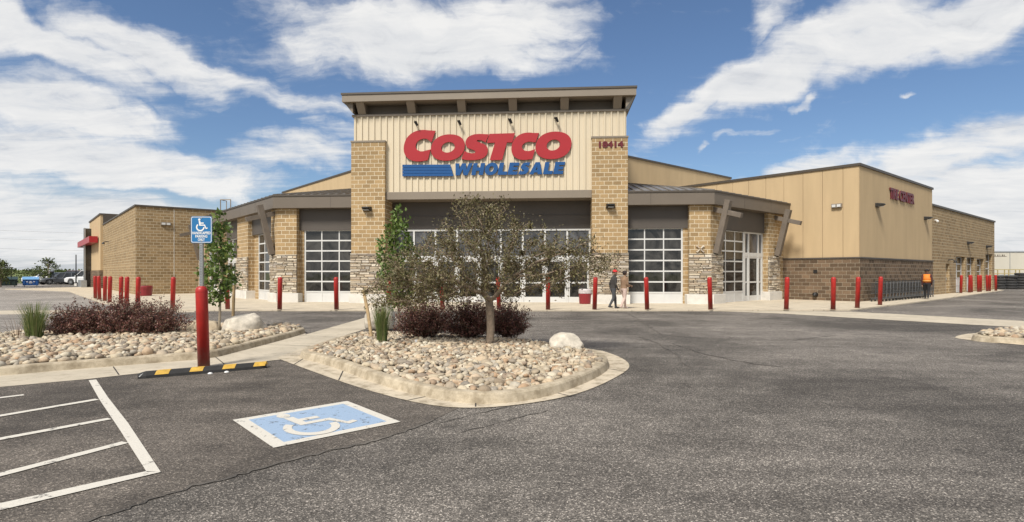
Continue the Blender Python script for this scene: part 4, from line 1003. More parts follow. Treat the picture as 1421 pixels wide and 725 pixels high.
# ------------------------------------------------------------------ boulders
def boulder(px, Y, z, rx, ry, rz, mat, label, seed, flat=.35):
    bm = bmesh.new(); bmesh.ops.create_icosphere(bm, subdivisions=4, radius=1); r = random.Random(seed)
    cuts = [(Vector((r.gauss(0, 1), r.gauss(0, 1), r.gauss(0, .8))).normalized(), r.uniform(.72, .95)) for _ in range(14)]
    from mathutils import noise as mn
    for v in bm.verts:
        p = v.co.copy()
        for n_, k in cuts:
            e = p.dot(n_)-k
            if e > 0: p -= n_*e*.8
        p *= 1+.07*mn.fractal(p*1.6+Vector((seed, 0, 0)), 1, 2, 4)+.012*mn.noise(p*9)
        if p.z < -flat: p.z = -flat
        v.co = Vector((p.x*rx, p.y*ry, (p.z+flat)*rz))
    me = bpy.data.meshes.new('boulder'); bm.to_mesh(me); bm.free(); o = bpy.data.objects.new('boulder', me); COL.objects.link(o)
    me.materials.append(M[mat]); me.polygons.foreach_set('use_smooth', [True]*len(me.polygons)); o.location = at(px, Y, z); o.rotation_euler = (0, 0, r.uniform(-.3, .3))
    ORG[o.name] = tuple(o.location); return tag(o, label, 'boulder')
boulder(341, 13.6, .08, .53, .42, .36, 'boulder', 'big pale boulder at the foot of the young tree stake', 5)
boulder(283, 13.5, .08, .44, .4, .27, 'boulder2', 'low tan boulder half hidden by the nearest bollard', 9)
boulder(785, 10.55, .08, .36, .33, .26, 'boulder', 'rounded pale boulder at the right end of the kerbed island', 12, .25)
boulder(527, 15.0, .05, .40, .42, .56, 'boulder', 'tall pale boulder behind the grass tuft in the island', 21)
# ------------------------------------------------------------------ river stones
def ico(sub):
    bm = bmesh.new(); bmesh.ops.create_icosphere(bm, subdivisions=sub, radius=1)
    V = np.array([v.co[:] for v in bm.verts]); F = np.array([[v.index for v in f.verts] for f in bm.faces]); bm.free(); return V, F
IV, IF = ico(2); IV1, IF1 = ico(1)
def lumpy(V, seed):
    r = np.random.default_rng(seed); o = V.copy()
    for _ in range(5):
        n = r.normal(size=3); n /= np.linalg.norm(n); k = r.uniform(.55, .85); e = np.clip(o@n-k, 0, None); o -= e[:, None]*n*.75
    for _ in range(3):
        n = r.normal(size=3); n /= np.linalg.norm(n); o *= 1+.12*np.sin(o@n*2+r.uniform(0, 6))[:, None]
    return o
LUMP = [lumpy(IV, i) for i in range(14)]; LUMP1 = [lumpy(IV1, i) for i in range(14)]
def scatter_stones(outl, base_z, mound, sizes=(.034, .075), step=.082, avoid=()):
    X = [p[0] for p in outl]; Y = [p[1] for p in outl]
    xs = np.arange(min(X), max(X), step); ys = np.arange(min(Y), max(Y), step*.9)
    gx, gy = np.meshgrid(xs, ys); gx = gx + (np.arange(len(ys)) % 2)[:, None]*step/2
    gx = (gx+rng.uniform(-.4, .4, gx.shape)*step).ravel(); gy = (gy+rng.uniform(-.4, .4, gy.shape)*step).ravel()
    k = inside(outl, gx, gy); gx, gy = gx[k], gy[k]
    out = []
    for x, y in zip(gx, gy):
        if any((x-a)**2+(y-b)**2 < r*r for a, b, r in avoid): continue
        s = rng.uniform(*sizes) if rng.random() < .82 else rng.uniform(sizes[1], sizes[1]*1.35)
        out.append((x, y, base_z+mound(x, y)+rng.uniform(-.012, .03), s))
    # a second, sparser layer lying on top
    for x, y in zip(gx[::4], gy[::4]):
        if any((x-a)**2+(y-b)**2 < r*r for a, b, r in avoid): continue
        out.append((x+rng.uniform(-.04, .04), y+rng.uniform(-.04, .04), base_z+mound(x, y)+rng.uniform(.03, .055), rng.uniform(*sizes)))
    return out
def stone_xform(s):
    a = rng.uniform(0, 6.283); ex = rng.uniform(.85, 1.35); ey = rng.uniform(.7, 1.0); ez = rng.uniform(.5, .78)
    t1, t2 = rng.normal(0, .22, 2)
    Mx = (Matrix.Rotation(a, 3, 'Z') @ Matrix.Rotation(t1, 3, 'X') @ Matrix.Rotation(t2, 3, 'Y')) @ Matrix.Diagonal((s*ex, s*ey, s*ez))
    return np.array(Mx)
def stone_stuff(name, st, label):
    Vs = []; Fs = []; k = 0
    for x, y, z, s in st:
        V = LUMP1[rng.integers(14)]@stone_xform(s).T + (x, y, z); Vs.append(V); Fs.append(IF1+k); k += len(V)
    o = np_obj(name, np.concatenate(Vs), np.concatenate(Fs), M['stones'], loc=(0, 0, 0), smooth=True)
    return tag(o, label, 'stones', None, 'stuff')
icx = sum(p[0] for p in isl)/len(isl); icy = sum(p[1] for p in isl)/len(isl)
tx0 = at(680, 10.65, 0)
ms = scatter_stones(inset(isl, .14), .075, lambda x, y: .09*max(0, 1-((x-icx)**2+(y-icy)**2)/7.0), avoid=[(tx0.x, tx0.y, .11)])
ms.sort(key=lambda t: (t[1]**2+t[0]**2)/t[3]**2)
near, rest = ms[:300], ms[300:]
SM = []
for i in range(14):
    me = bpy.data.meshes.new('river_stone'); me.from_pydata([tuple(v) for v in LUMP[i]], [], [tuple(f) for f in IF]); me.materials.append(M['stone'])
    me.polygons.foreach_set('use_smooth', [True]*len(me.polygons)); SM.append(me)
for x, y, z, s in near:
    o = bpy.data.objects.new('river_stone', SM[rng.integers(14)]); COL.objects.link(o)
    m3 = Matrix([list(r) for r in stone_xform(s)]).to_4x4(); m3.translation = (x, y, z); o.matrix_world = m3
    tag(o, 'smooth rounded tan or grey river stone along the front kerb of the small tree island', 'stone', 'river stones at the front of the kerbed island')
stone_stuff('river_gravel', rest, 'bed of rounded river stones around the crabapple and its barberries')
bcx, bcy = G(180, 475, .1).x, G(180, 475, .1).y
bs = scatter_stones(inset(bed, .14), .07, lambda x, y: .05, (.045, .095), .105)
bs = [t for t in bs if t[0] > -1.3*t[1]-1]
stone_stuff('river_gravel', bs, 'bed of rounded river stones in the long left bed with the wheel stop before it')
rs2 = scatter_stones(inset(ris, .14), .07, lambda x, y: .06, (.045, .095), .11)
rs2 = [t for t in rs2 if t[0] < 1.2*t[1]+1]
stone_stuff('river_gravel', rs2, 'river stones inside the small kerbed island at the right edge')
def leaves_np(P, size, aspect=.5, up=.4, droop=0.0):
    """P (n,3) -> rhombic leaves, folded a little"""
    n = len(P); D = rng.normal(size=(n, 3)); D[:, 2] += up; D /= np.linalg.norm(D, axis=1)[:, None]
    N = rng.normal(size=(n, 3)); N[:, 2] += .8; N -= D*np.sum(N*D, 1)[:, None]; N /= np.linalg.norm(N, axis=1)[:, None]
    S = np.cross(D, N); s = (size*rng.uniform(.6, 1.35, n))[:, None]
    a = P; c = P+D*s; m = P+D*s*.45-N*s*.08
    l = m+S*s*aspect*.5+N*s*.10; r = m-S*s*aspect*.5+N*s*.10
    V = np.stack([a, l, c, r], 1).reshape(-1, 3); F = np.arange(n*4).reshape(-1, 4); return V, F
def space_tree(root, dirs, attr, step, infl, kill, maxn=2200, trunk=None):
    """space colonisation; returns nodes, parents"""
    nodes = [np.array(p, float) for p in trunk]; par = [-1]+list(range(len(trunk)-1))
    A = np.asarray(attr)
    for _ in range(260):
        if len(A) == 0 or len(nodes) > maxn: break
        Nn = np.array(nodes); d = np.linalg.norm(A[:, None]-Nn[None], axis=2); j = d.argmin(1); dm = d[np.arange(len(A)), j]
        act = dm < infl
        if not act.any(): break
        new = 0
        for k in np.unique(j[act]):
            v = A[act & (j == k)]-Nn[k]; v /= np.linalg.norm(v, axis=1)[:, None]; v = v.mean(0)+rng.normal(0, .16, 3); l = np.linalg.norm(v)
            if l < 1e-3: continue
            q = Nn[k]+v/l*step
            if np.min(np.linalg.norm(Nn-q, axis=1)) < step*.3: continue
            nodes.append(q); par.append(int(k)); new += 1
        Nn = np.array(nodes); d = np.linalg.norm(A[:, None]-Nn[None], axis=2).min(1); A = A[d > kill]
        if not new: break
    return np.array(nodes), par
def wood(nodes, par, r_tip, expo, rmax_trunk, ntrunk, sides=6):
    n = len(nodes); kids = [[] for _ in range(n)]
    for i, p in enumerate(par):
        if p >= 0: kids[p].append(i)
    rad = np.zeros(n)
    for i in range(n-1, -1, -1):
        rad[i] = r_tip if not kids[i] else (sum(rad[k]**expo for k in kids[i]))**(1/expo)
    sca = rmax_trunk/rad[ntrunk]
    rad = np.maximum(rad*min(1.0, sca) if sca < 1 else rad*(1+(sca-1)*(rad/rad[ntrunk])), r_tip)
    mb = MB()
    chains = []
    def follow(i):
        stack = [(i, None)]
        while stack:
            s_, pre = stack.pop(); ch = ([pre] if pre is not None else [])+[s_]; c = s_
            while kids[c]:
                ks = sorted(kids[c], key=lambda k: -rad[k])
                for k in ks[1:]: stack.append((k, c))
                c = ks[0]; ch.append(c)
            chains.append((ch, pre))
    follow(0)
    for ch, pre in chains:
        rr = [rad[c] for c in ch]
        if pre is not None: rr[0] = min(rr[0], rad[ch[1]]*1.3)
        if len(ch) > 1: mb.tube([nodes[c] for c in ch], rr, sides if rr[0] > .02 else 4, True)
    return mb, rad, kids
def make_tree(name, px, Y, z0, label, trunk_pts, trunk_r, crown, leafmat, leafsize, nleaf, barkmat, cat='tree', group=None, natt=700, step=.1, infl=.9, kill=.22, tip=.004, aspect=.5, spread=.10, maxn=2000, up=.4, clumpy=0.0):
    base = at(px, Y, z0); o = thing(name, tuple(base), label, cat, group)
    tr = [np.array(base)+np.array(p) for p in trunk_pts]
    att = crown(natt)+np.array(base)
    nodes, par = space_tree(None, None, att, step, infl, kill, maxn, tr)
    mb, rad, kids = wood(nodes, par, tip, 2.35, trunk_r, 1)
    t = mb.build('trunk', M[barkmat], o, smooth=True)
    t_end = len(tr)
    cand = [i for i in range(t_end, len(nodes)) if rad[i] < tip*4.2]
    w = np.array([1.0 if not kids[i] else .55 for i in cand]); cl_ = nodes[cand]; ph = rng.uniform(0, 6, 3)
    if clumpy: w *= (.55+np.clip(np.sin(cl_[:, 0]*6+ph[0])*np.sin(cl_[:, 1]*6+ph[1])*np.sin(cl_[:, 2]*7+ph[2])*1.4+.45, 0, 2))*rng.exponential(1, len(cand))**.6; w /= w.sum()
    idx = rng.choice(cand, nleaf, p=w/w.sum())
    clump = rng.random(len(nodes))**.6
    P = nodes[idx]+rng.normal(0, spread, (nleaf, 3))*clump[idx][:, None]
    V, F = leaves_np(P, leafsize, aspect, up)
    np_obj('crown', V, F, M[leafmat], o)
    return o, nodes, rad, kids
def crab_crown(n):
    o = []
    lob = [(-1.3, .1, 1.4, .85, .7, .6), (-1.5, 0, 1.2, .65, .6, .55), (-.2, 0, 1.8, 1.2, 1.0, .85), (.55, .2, 1.55, 1.0, .8, .7), (1.15, -.1, 1.55, .85, .65, .5), (1.4, .1, 1.75, .85, .55, .4), (-.75, -.4, 1.5, .8, .8, .7), (-1.55, 0, 1.1, .5, .5, .45), (-.2, .3, 2.25, .9, .7, .5), (-.9, .2, 1.15, .8, .8, .3), (.2, 0, 1.15, .6, .7, .3)]
    while len(o) < n:
        c = lob[rng.integers(len(lob))]; v = rng.normal(size=3); v /= np.linalg.norm(v); v *= rng.random()**.4
        o.append((c[0]+v[0]*c[3], c[1]+v[1]*c[4], c[2]+v[2]*c[5]))
    # a few straggling shoots
    for (x, z) in ((1.75, 1.55), (1.95, 1.72), (2.1, 1.6), (2.25, 1.75), (2.2, 1.5), (1.9, 1.35), (1.6, 1.25), (.9, 2.35), (-.3, 2.8), (-.55, 2.75), (.25, 2.7), (-2.0, .75), (-2.15, 1.0), (-2.05, .55), (1.3, 1.05), (1.2, 1.9)):
        for k in range(6): o.append((x+rng.normal(0, .08), rng.normal(0, .25), z+rng.normal(0, .06)))
    o = np.array(o); o[:, 2] = np.maximum(o[:, 2], .84+.12*np.abs(o[:, 0])*(o[:, 0] > 0)); return o
make_tree('crabapple_tree', 680, 10.6, .10, 'small dark leaved crabapple with a broad spreading crown in the kerbed island',
          [(0, 0, 0), (0, 0, .15), (.012, 0, .35), (.005, .01, .6), (-.015, 0, .85)], .078, crab_crown, 'leaf_crab', .048, 33000, 'bark', natt=2300, step=.08, infl=1.1, kill=.145, tip=.0046, aspect=.46, spread=.10, maxn=4200, up=.15, clumpy=1)
def col_crown(h0, h1, w, seed=0):
    def f(n):
        z = rng.uniform(0, 1, n); r = w*np.sqrt(rng.random(n))*np.clip(np.sin(np.pi*(.12+.85*z))**.8, .1, 1)*(1-.45*z); a = rng.uniform(0, 6.283, n)
        return np.stack([r*np.cos(a), r*np.sin(a), h0+(h1-h0)*z], 1)
    return f
make_tree('young_tree', 304, 13.4, .08, 'slim young green leaved tree in the left bed behind the parking sign', [(0, 0, 0), (.01, 0, .25), (.02, 0, .5), (.02, 0, .8), (.03, 0, 1.0)], .028, col_crown(.75, 2.95, .56), 'leaf_green', .10, 1700, 'bark_y', natt=260, step=.09, infl=1.0, kill=.2, tip=.004, aspect=.6, spread=.10, maxn=700)
make_tree('young_tree', 553, 14.2, .08, 'bright green young tree behind the crabapple, its top showing on the left', [(0, 0, 0), (0, 0, .3), (.0, 0, .6), (0, 0, .9)], .03, col_crown(.6, 3.15, .72), 'leaf_green', .10, 2300, 'bark_y', natt=320, step=.09, infl=1.0, kill=.2, tip=.004, aspect=.6, spread=.11, maxn=800)
def stake(pts, label, w=.045):
    mb = MB(); mb.tube([Vector(p) for p in pts], [w*.5, w*.55, w*.5][:len(pts)], 7); o = mb.build('tree_stake', M['stake'], loc=pts[0]); return tag(o, label, 'stake', 'wooden stakes by the young trees')
stake([at(323, 14.2, .05), at(324.8, 14.2, 1.2)], 'pale wooden stake standing behind the big white boulder', .07)
stake([at(516, 12.4, .05), at(511, 12.5, .6), at(504.5, 12.6, 1.12)], 'leaning wooden stake left of the island grass tuft', .07)
# dead leaves and twigs blown among the stones
L_ = []
for outl, n_ in ((isl, 700), (bed, 900)):
    X = np.array(outl); q = np.stack([rng.uniform(X[:, 0].min(), X[:, 0].max(), n_*3), rng.uniform(X[:, 1].min(), X[:, 1].max(), n_*3)], 1); q = q[inside(inset(outl, .2), q[:, 0], q[:, 1])]
    q = q[(q[:, 0] > -.95*q[:, 1]-.6)][:n_]; z_ = .15+np.array([.09*max(0, 1-((x-icx)**2+(y-icy)**2)/7.0) if outl is isl else .03 for x, y in q]); L_.append(np.column_stack([q, z_+rng.normal(0, .012, len(q))]))
V, F = leaves_np(np.concatenate(L_), .045, .5, -.2); tag(np_obj('leaf_litter', V, F, M['dry'], loc=(0, 0, 0)), 'scattered dead brown leaves lying among the river stones', 'leaves', None, 'stuff')
# ------------------------------------------------------------------ barberry shrubs
def shrub(px, Y, z, rx, ry, h, label, nst=260, per=30, seed=0, lsize=.038):
    base = at(px, Y, z); o = thing('barberry_shrub', tuple(base), label, 'shrub', 'red leaved barberry shrubs in the beds')
    B = np.array(base); mb = MB(); P = []
    for i in range(nst):
        a = rng.uniform(0, 6.283); el = np.arcsin(rng.uniform(.05, 1.0)); k = rng.uniform(.72, 1.0) + (.16 if rng.random() < .18 else 0)
        tip = np.array([rx*math.cos(a)*math.cos(el), ry*math.sin(a)*math.cos(el), h*(.10+.90*math.sin(el)**.8)])*k*(1+.07*math.sin(a*5+el*4))
        b0 = np.array([rx*.35*rng.normal(0, .5), ry*.35*rng.normal(0, .5), 0]); mid = b0+(tip-b0)*.5+np.array([0, 0, h*.10])+rng.normal(0, .03, 3)
        ts = np.linspace(.25, 1, per); C = ((1-ts)**2)[:, None]*b0+(2*ts*(1-ts))[:, None]*mid+(ts**2)[:, None]*tip
        P.append(np.repeat(C, 2, axis=0)+rng.normal(0, .022, (per*2, 3)))
        if i % 2 == 0: mb.tube([B+b0, B+mid*.98, B+tip], [.006, .004, .002], 4)
    mb.build('stems', M['twig'], o)
    V, F = leaves_np(np.concatenate(P)+B, lsize, .55, .5); np_obj('foliage', V, F, M['leaf_barb'], o); return o
shrub(108, 12.7, .08, .88, .66, .76, 'low reddish barberry at the left end of the long bed', 230)
shrub(163, 12.9, .08, .98, .78, .88, 'widest dark red barberry in the middle of the long bed', 300)
shrub(214, 12.9, .08, .84, .7, .84, 'dark red barberry beside the low tan boulder in the long bed', 240)
shrub(589, 12.0, .12, .72, .6, .95, 'dark barberry just right of the grass tuft in the island', 260)
shrub(652, 11.9, .12, .70, .55, .96, 'dark barberry directly behind the crabapple trunk', 230)
shrub(703, 12.1, .12, .56, .5, .86, 'rightmost dark barberry in the tree island', 190)
# ------------------------------------------------------------------ grasses and dry plants
def tuft(px, Y, z, h, w, n, label, mat='blade', name='grass_tuft', lean=.5):
    base = at(px, Y, z); V = []; F = []; k = 0
    for i in range(n):
        a = rng.uniform(0, 6.283); r0 = rng.uniform(0, w*.28); l = h*rng.uniform(.55, 1.05); ou = w*rng.uniform(.05, 1)*lean; wd = rng.uniform(.004, .009)
        p = np.array(base)+np.array([math.cos(a)*r0, math.sin(a)*r0, 0]); sd = np.array([-math.sin(a), math.cos(a), 0])
        if rng.random() < .5: sd = np.array([1, 0, 0.])
        for j in range(5):
            t = j/4; c = p+np.array([math.cos(a)*ou*t*t, math.sin(a)*ou*t*t, l*(t-.12*t*t)]); ww = wd*(1-.85*t)
            V += [c-sd*ww, c+sd*ww]
            if j: F.append((k+2*j-2, k+2*j-1, k+2*j+1, k+2*j))
        k += 10
    o = np_obj(name, V, F, M[mat], loc=tuple(base)); return tag(o, label, 'plant')
tuft(47.5, 12.0, .08, .92, .55, 420, 'green grass tuft left of the barberries in the long bed')
tuft(530, 11.2, .08, .92, .34, 400, 'tall green grass tuft beside the leaning stake in the tree island')
tuft(26, 11.8, .08, .66, .75, 22, 'thin dry seed stalks at the left edge of the long bed', 'dry', 'dry_stalks', 1.0)
tuft(92, 10.9, .08, .14, .28, 90, 'small withered plant lying on the stones of the long bed', 'dry', 'withered_plant', 1.0)
tuft(489, 10.9, .10, .13, .3, 80, 'small dark withered plant on the stones left of the island grass', 'dry', 'withered_plant', 1.0)
tuft(754, 10.7, .12, .10, .16, 50, 'tiny withered plant beside the rounded island boulder', 'dry', 'withered_plant', 1.0)
tuft(783, 10.2, .10, .12, .34, 120, 'short dry grass in front of the rounded island boulder', 'dry', 'dry_grass', .7)
c = at(577.5, 10.9, .10); mb = MB(); mb.box(c.x-.025, c.x+.025, c.y-.006, c.y+.006, c.z, c.z+.13); tag(mb.build('plant_tag', M['white'], loc=c), 'small white marker standing in the stones below the barberries', 'marker')
# ------------------------------------------------------------------ far away
def far_tree(px, Y, h, w, label, n, leaf, thin=False, name='distant_tree', z0=0.0, group='trees beyond the left car park', low=.25):
    b = at(px, Y, z0); o = thing(name, tuple(b), label, 'tree', group); mb = MB(); B = np.array(b)
    mb.tube([B, B+[0, 0, h*.5], B+[.02*h, 0, h*.95]], [h*.025, h*.016, h*.004], 6); P = []
    for i in range(34 if thin else 70):
        a = rng.uniform(0, 6.283); zz = h*rng.uniform(low, 1.0); r = w*(.5-.0)*math.sin(math.pi*min(1, (zz/h-low)/(1-low)*.85+.15))**.7*rng.uniform(.5, 1)
        tip = B+[math.cos(a)*r, math.sin(a)*r, zz]; mb.tube([B+[0, 0, zz*.72], tip], [h*.008, h*.003], 4)
        P.append(tip+rng.normal(0, w*.07, (n//(34 if thin else 70), 3)))
    mb.build('trunk', M['bark'], o); V, F = leaves_np(np.concatenate(P), leaf, .7, .2); np_obj('crown', V, F, M['far_leaf'], o); return o
far_tree(67, 74, 3.3, 2.3, 'slim open tree rising behind the parked white pickup', 700, .22, True)
far_tree(1, 60, 2.7, 2.2, 'bushy tree at the left edge behind the green dumpster', 1400, .18)
far_tree(50, 82, 1.9, 4.4, 'low bright green bush left of the slim tree', 1500, .25, low=.05, name='distant_bush')
far_tree(84, 90, 1.7, 3.6, 'low dark bush behind the parked cars', 1100, .25, low=.05, name='distant_bush')
def wood_mass(x0, x1, Y, h, n, label, leaf):
    X = rng.uniform(x0, x1, n); hh = h*(.55+.45*np.abs(np.sin(X*.013+1)*np.sin(X*.037)))
    P = np.stack([X, Y+rng.normal(0, 14, n), rng.random(n)*hh], 1); V, F = leaves_np(P, leaf, .8, .2); tag(np_obj('distant_treeline', V, F, M['far_leaf'], loc=(0, 0, 0)), label, 'trees', None, 'stuff')
wood_mass(-900, -380, 700, 7, 2600, 'far low line of trees along the left horizon', 3.2)
wood_mass(500, 1100, 800, 9, 2200, 'far low line of trees along the right horizon', 3.2)
m = MB(); pts = [(-2600+200*i, 2400) for i in range(27)]
for i in range(26):
    h0, h1 = 9+5*math.sin(i*.9), 9+5*math.sin((i+1)*.9); a, b = pts[i], pts[i+1]
    m.face([(a[0], a[1], -1), (b[0], b[1], -1), (b[0], b[1]+150, h1), (a[0], a[1]+150, h0)]); m.face([(a[0], a[1]+150, h0), (b[0], b[1]+150, h1), (b[0], b[1]+700, -1), (a[0], a[1]+700, -1)])
tag(m.build('hills', M['field']), kind='structure')
# ------------------------------------------------------------------ people
SKIN = simple('skin', (.42, .25, .17), .6, 0, .06, 8)
def cloth(n, c): return simple(n, c, .85, 0, .18, 14, .3, 40)
def capsule(mb, pts, rad, n=12):            # a tapered limb with rounded ends
    pts = [Vector(p) for p in pts]; a = (pts[0]-pts[1]).normalized(); b = (pts[-1]-pts[-2]).normalized()
    P = [pts[0]+a*rad[0]*.95, pts[0]+a*rad[0]*.6]+pts+[pts[-1]+b*rad[-1]*.6, pts[-1]+b*rad[-1]*.95]
    mb.tube(P, [rad[0]*.25, rad[0]*.8]+list(rad)+[rad[-1]*.8, rad[-1]*.25], n)
def person(loc, heading, J, H, label, shirt, legs, shoes, hair_c, hair='short', group=None, extra=None):
    """J: joints in a body frame, x right, y forward, z up, for a 1.0 tall figure"""
    o = thing('person', tuple(loc), label, 'person', group); o.rotation_euler = (0, 0, heading)
    def q(k): return Vector(J[k])*H
    mb = MB(); limbs = []
    def limb(ks, rad, kind):
        pts = [q(k) for k in ks]; rr = [r*H for r in rad]; capsule(mb, pts, rr)
        for a, b, r in zip(pts, pts[1:], rr): limbs.append((a, b, kind, r))
    limb(('pelvis', 'waist', 'chest', 'neck0'), (.082, .076, .088, .05), 1)
    for dx in (-.045, .045): limb_p = [q('pelvis')+Vector((dx*H, 0, 0)), q('waist')+Vector((dx*.8*H, 0, 0)), q('chest')+Vector((dx*1.2*H, 0, .02*H))]; capsule(mb, limb_p, [.066*H, .06*H, .064*H]); limbs.append((limb_p[0], limb_p[2], 1, .06*H))
    limb(('neck0', 'head0'), (.033, .03), 0)
    hd = q('head'); f = (Vector(J['face'])).normalized()
    capsule(mb, [hd-Vector((0, 0, .022*H))+f*.006*H, hd+Vector((0, 0, .02*H))], [.046*H, .056*H]); limbs.append((hd-Vector((0, 0, .04*H)), hd+Vector((0, 0, .03*H)), 0, .05*H))
    capsule(mb, [hd+f*.052*H-Vector((0, 0, .004*H)), hd+f*.064*H-Vector((0, 0, .014*H))], [.008*H, .011*H], 8)
    sd = f.cross(Vector((0, 0, 1)))
    for e in (-1, 1): capsule(mb, [hd+sd*e*.054*H+Vector((0, 0, .008*H)), hd+sd*e*.056*H-Vector((0, 0, .012*H))], [.011*H, .009*H], 8)
    for s in 'LR':
        limb(('sh'+s, 'el'+s, 'wr'+s), (.036, .028, .02), 2); limb(('hip'+s, 'kn'+s, 'an'+s), (.062, .042, .028), 3)
        capsule(mb, [q('an'+s)-Vector((0, .012*H, .012*H)), q('an'+s)+Vector((0, .075*H, -.022*H))], [.026*H, .023*H]); limbs.append((q('an'+s)-Vector((0, .02*H, .03*H)), q('an'+s)+Vector((0, .1*H, -.03*H)), 4, .03*H))
        w = q('wr'+s); d = (w-q('el'+s)).normalized(); capsule(mb, [w+d*.012*H, w+d*.04*H], [.016*H, .019*H], 8); limbs.append((w+d*.005*H, w+d*.1*H, 0, .02*H))
    me = bpy.data.meshes.new('body'); me.from_pydata(mb.v, [], mb.f); me.update(); t = bpy.data.objects.new('t', me); COL.objects.link(t)
    r = t.modifiers.new('r', 'REMESH'); r.mode = 'VOXEL'; r.voxel_size = .0105*H; s_ = t.modifiers.new('s', 'SMOOTH'); s_.iterations = 3; s_.factor = .5
    bpy.context.view_layer.update(); me2 = bpy.data.meshes.new_from_object(t.evaluated_get(bpy.context.evaluated_depsgraph_get())); bpy.data.objects.remove(t)
    V = [tuple(v.co) for v in me2.vertices]; F = [tuple(p.vertices) for p in me2.polygons]; bpy.data.meshes.remove(me2)
    mb = MB(); mb.add(V, F)
    def kind_of(c):
        best = None
        for a, b, k, r in limbs:
            ab = b-a; u = max(0, min(1, (c-a).dot(ab)/max(ab.length_squared, 1e-9))); dd = (c-(a+ab*u)).length-r
            if best is None or dd < best[0]: best = (dd, k)
        k = best[1]
        if k == 1 and c.z < q('pelvis').z+.015*H: k = 3
        return {0: 0, 1: 1, 2: 1, 3: 2, 4: 3}[k]
    mb.m = [kind_of(sum((Vector(V[i]) for i in f_), Vector())/len(f_)) for f_ in F]
    for s in 'LR':                          # fingers and thumb, each its own bent chain
        w = q('wr'+s); d = (w-q('el'+s)).normalized(); side = d.cross(Vector((1, 0, 0))); side = side.normalized() if side.length > .1 else Vector((0, 1, 0)); pal = side.cross(d).normalized()*(1 if s == 'L' else -1)
        for i, ln in enumerate((.038, .044, .041, .033)):
            b0 = w+d*.05*H+side*(.012-.008*i)*H; capsule(mb, [b0, b0+d*ln*.5*H+pal*.006*H, b0+d*ln*.9*H+pal*.022*H], [.0048*H, .0044*H, .0036*H], 6)
        b0 = w+d*.022*H+side*.016*H; capsule(mb, [b0, b0+d*.022*H+side*.016*H, b0+d*.04*H+side*.018*H+pal*.008*H], [.0055*H, .005*H, .004*H], 6)
    mb.m += [0]*(len(mb.f)-len(mb.m))
    me = bpy.data.meshes.new('body'); me.from_pydata(mb.v, [], mb.f); me.update()
    for m_ in (SKIN, shirt, legs, shoes): me.materials.append(m_)
    me.polygons.foreach_set('material_index', mb.m); me.polygons.foreach_set('use_smooth', [True]*len(me.polygons))
    b = bpy.data.objects.new('body', me); COL.objects.link(b); b.parent = o
    for e in (-1, 1):
        m_ = MB(); c = hd+f*.051*H+sd*e*.02*H+Vector((0, 0, .008*H)); m_.lathe(c, [(.001, -.006*H), (.006*H, 0), (.001, .006*H)], 8); local(m_, 'eye', M['dark'], o)
    m_ = MB(); c = hd+f*.054*H-Vector((0, 0, .03*H)); m_.bar(c-sd*.014*H, c+sd*.014*H, .006*H, .005*H); local(m_, 'mouth', M['sign_red_d'], o)
    # hair: a cap of the skull, open over the face
    V, F = ico(3); pts = []; keep = []
    for v in V:
        p = Vector(v); k = 1.0+.05*math.sin(v[0]*23)*math.sin(v[2]*19); pts.append(hd+Vector((p.x*.062*k, p.y*.066*k, p.z*.064*k))*H+Vector((0, 0, .016*H))-f*.006*H)
    lowz = -.15 if hair == 'short' else -.9
    for fc in F:
        c = sum((Vector(V[i]) for i in fc), Vector())/3
        if c.z > lowz and not (c.dot(f) > .35 and c.z < .45): keep.append(fc)
    m_ = MB(); m_.add(pts, keep); h_ = local(m_, 'hair', hair_c, o, True)
    md = h_.modifiers.new('thick', 'SOLIDIFY'); md.thickness = .012
    if extra: extra(o, q, H, f, hd, sd)
    return o
def local(mb, name, mat, parent, smooth=False):
    me = bpy.data.meshes.new(name); me.from_pydata(mb.v, [], mb.f); me.update(); me.materials.append(mat)
    if smooth: me.polygons.foreach_set('use_smooth', [True]*len(me.polygons))
    o = bpy.data.objects.new(name, me); COL.objects.link(o); o.parent = parent; ORG[o.name] = (0, 0, 0); return o
WALK = dict(pelvis=(0, 0, .52), waist=(0, .008, .61), chest=(0, .02, .73), neck0=(0, .03, .82), head0=(0, .036, .87), head=(0, .045, .925), face=(0, 1, -.05),
            shL=(-.105, .02, .795), elL=(-.135, -.045, .63), wrL=(-.125, -.01, .485), shR=(.105, .02, .795), elR=(.135, .01, .62), wrR=(.125, .095, .49),
            hipL=(-.05, 0, .50), knL=(-.052, .07, .28), anL=(-.05, .09, .045), hipR=(.05, 0, .50), knR=(.05, -.01, .275), anR=(.048, -.125, .07))
STAND = dict(WALK, knL=(-.055, .02, .275), anL=(-.06, .01, .045), knR=(.055, .015, .275), anR=(.06, -.03, .045), elL=(-.13, .0, .63), wrL=(-.11, .11, .55), elR=(.13, .0, .63), wrR=(.11, .11, .55))
PUSH = dict(WALK, wrL=(-.09, .17, .60), elL=(-.13, .03, .63), wrR=(.09, .17, .60), elR=(.13, .03, .63))
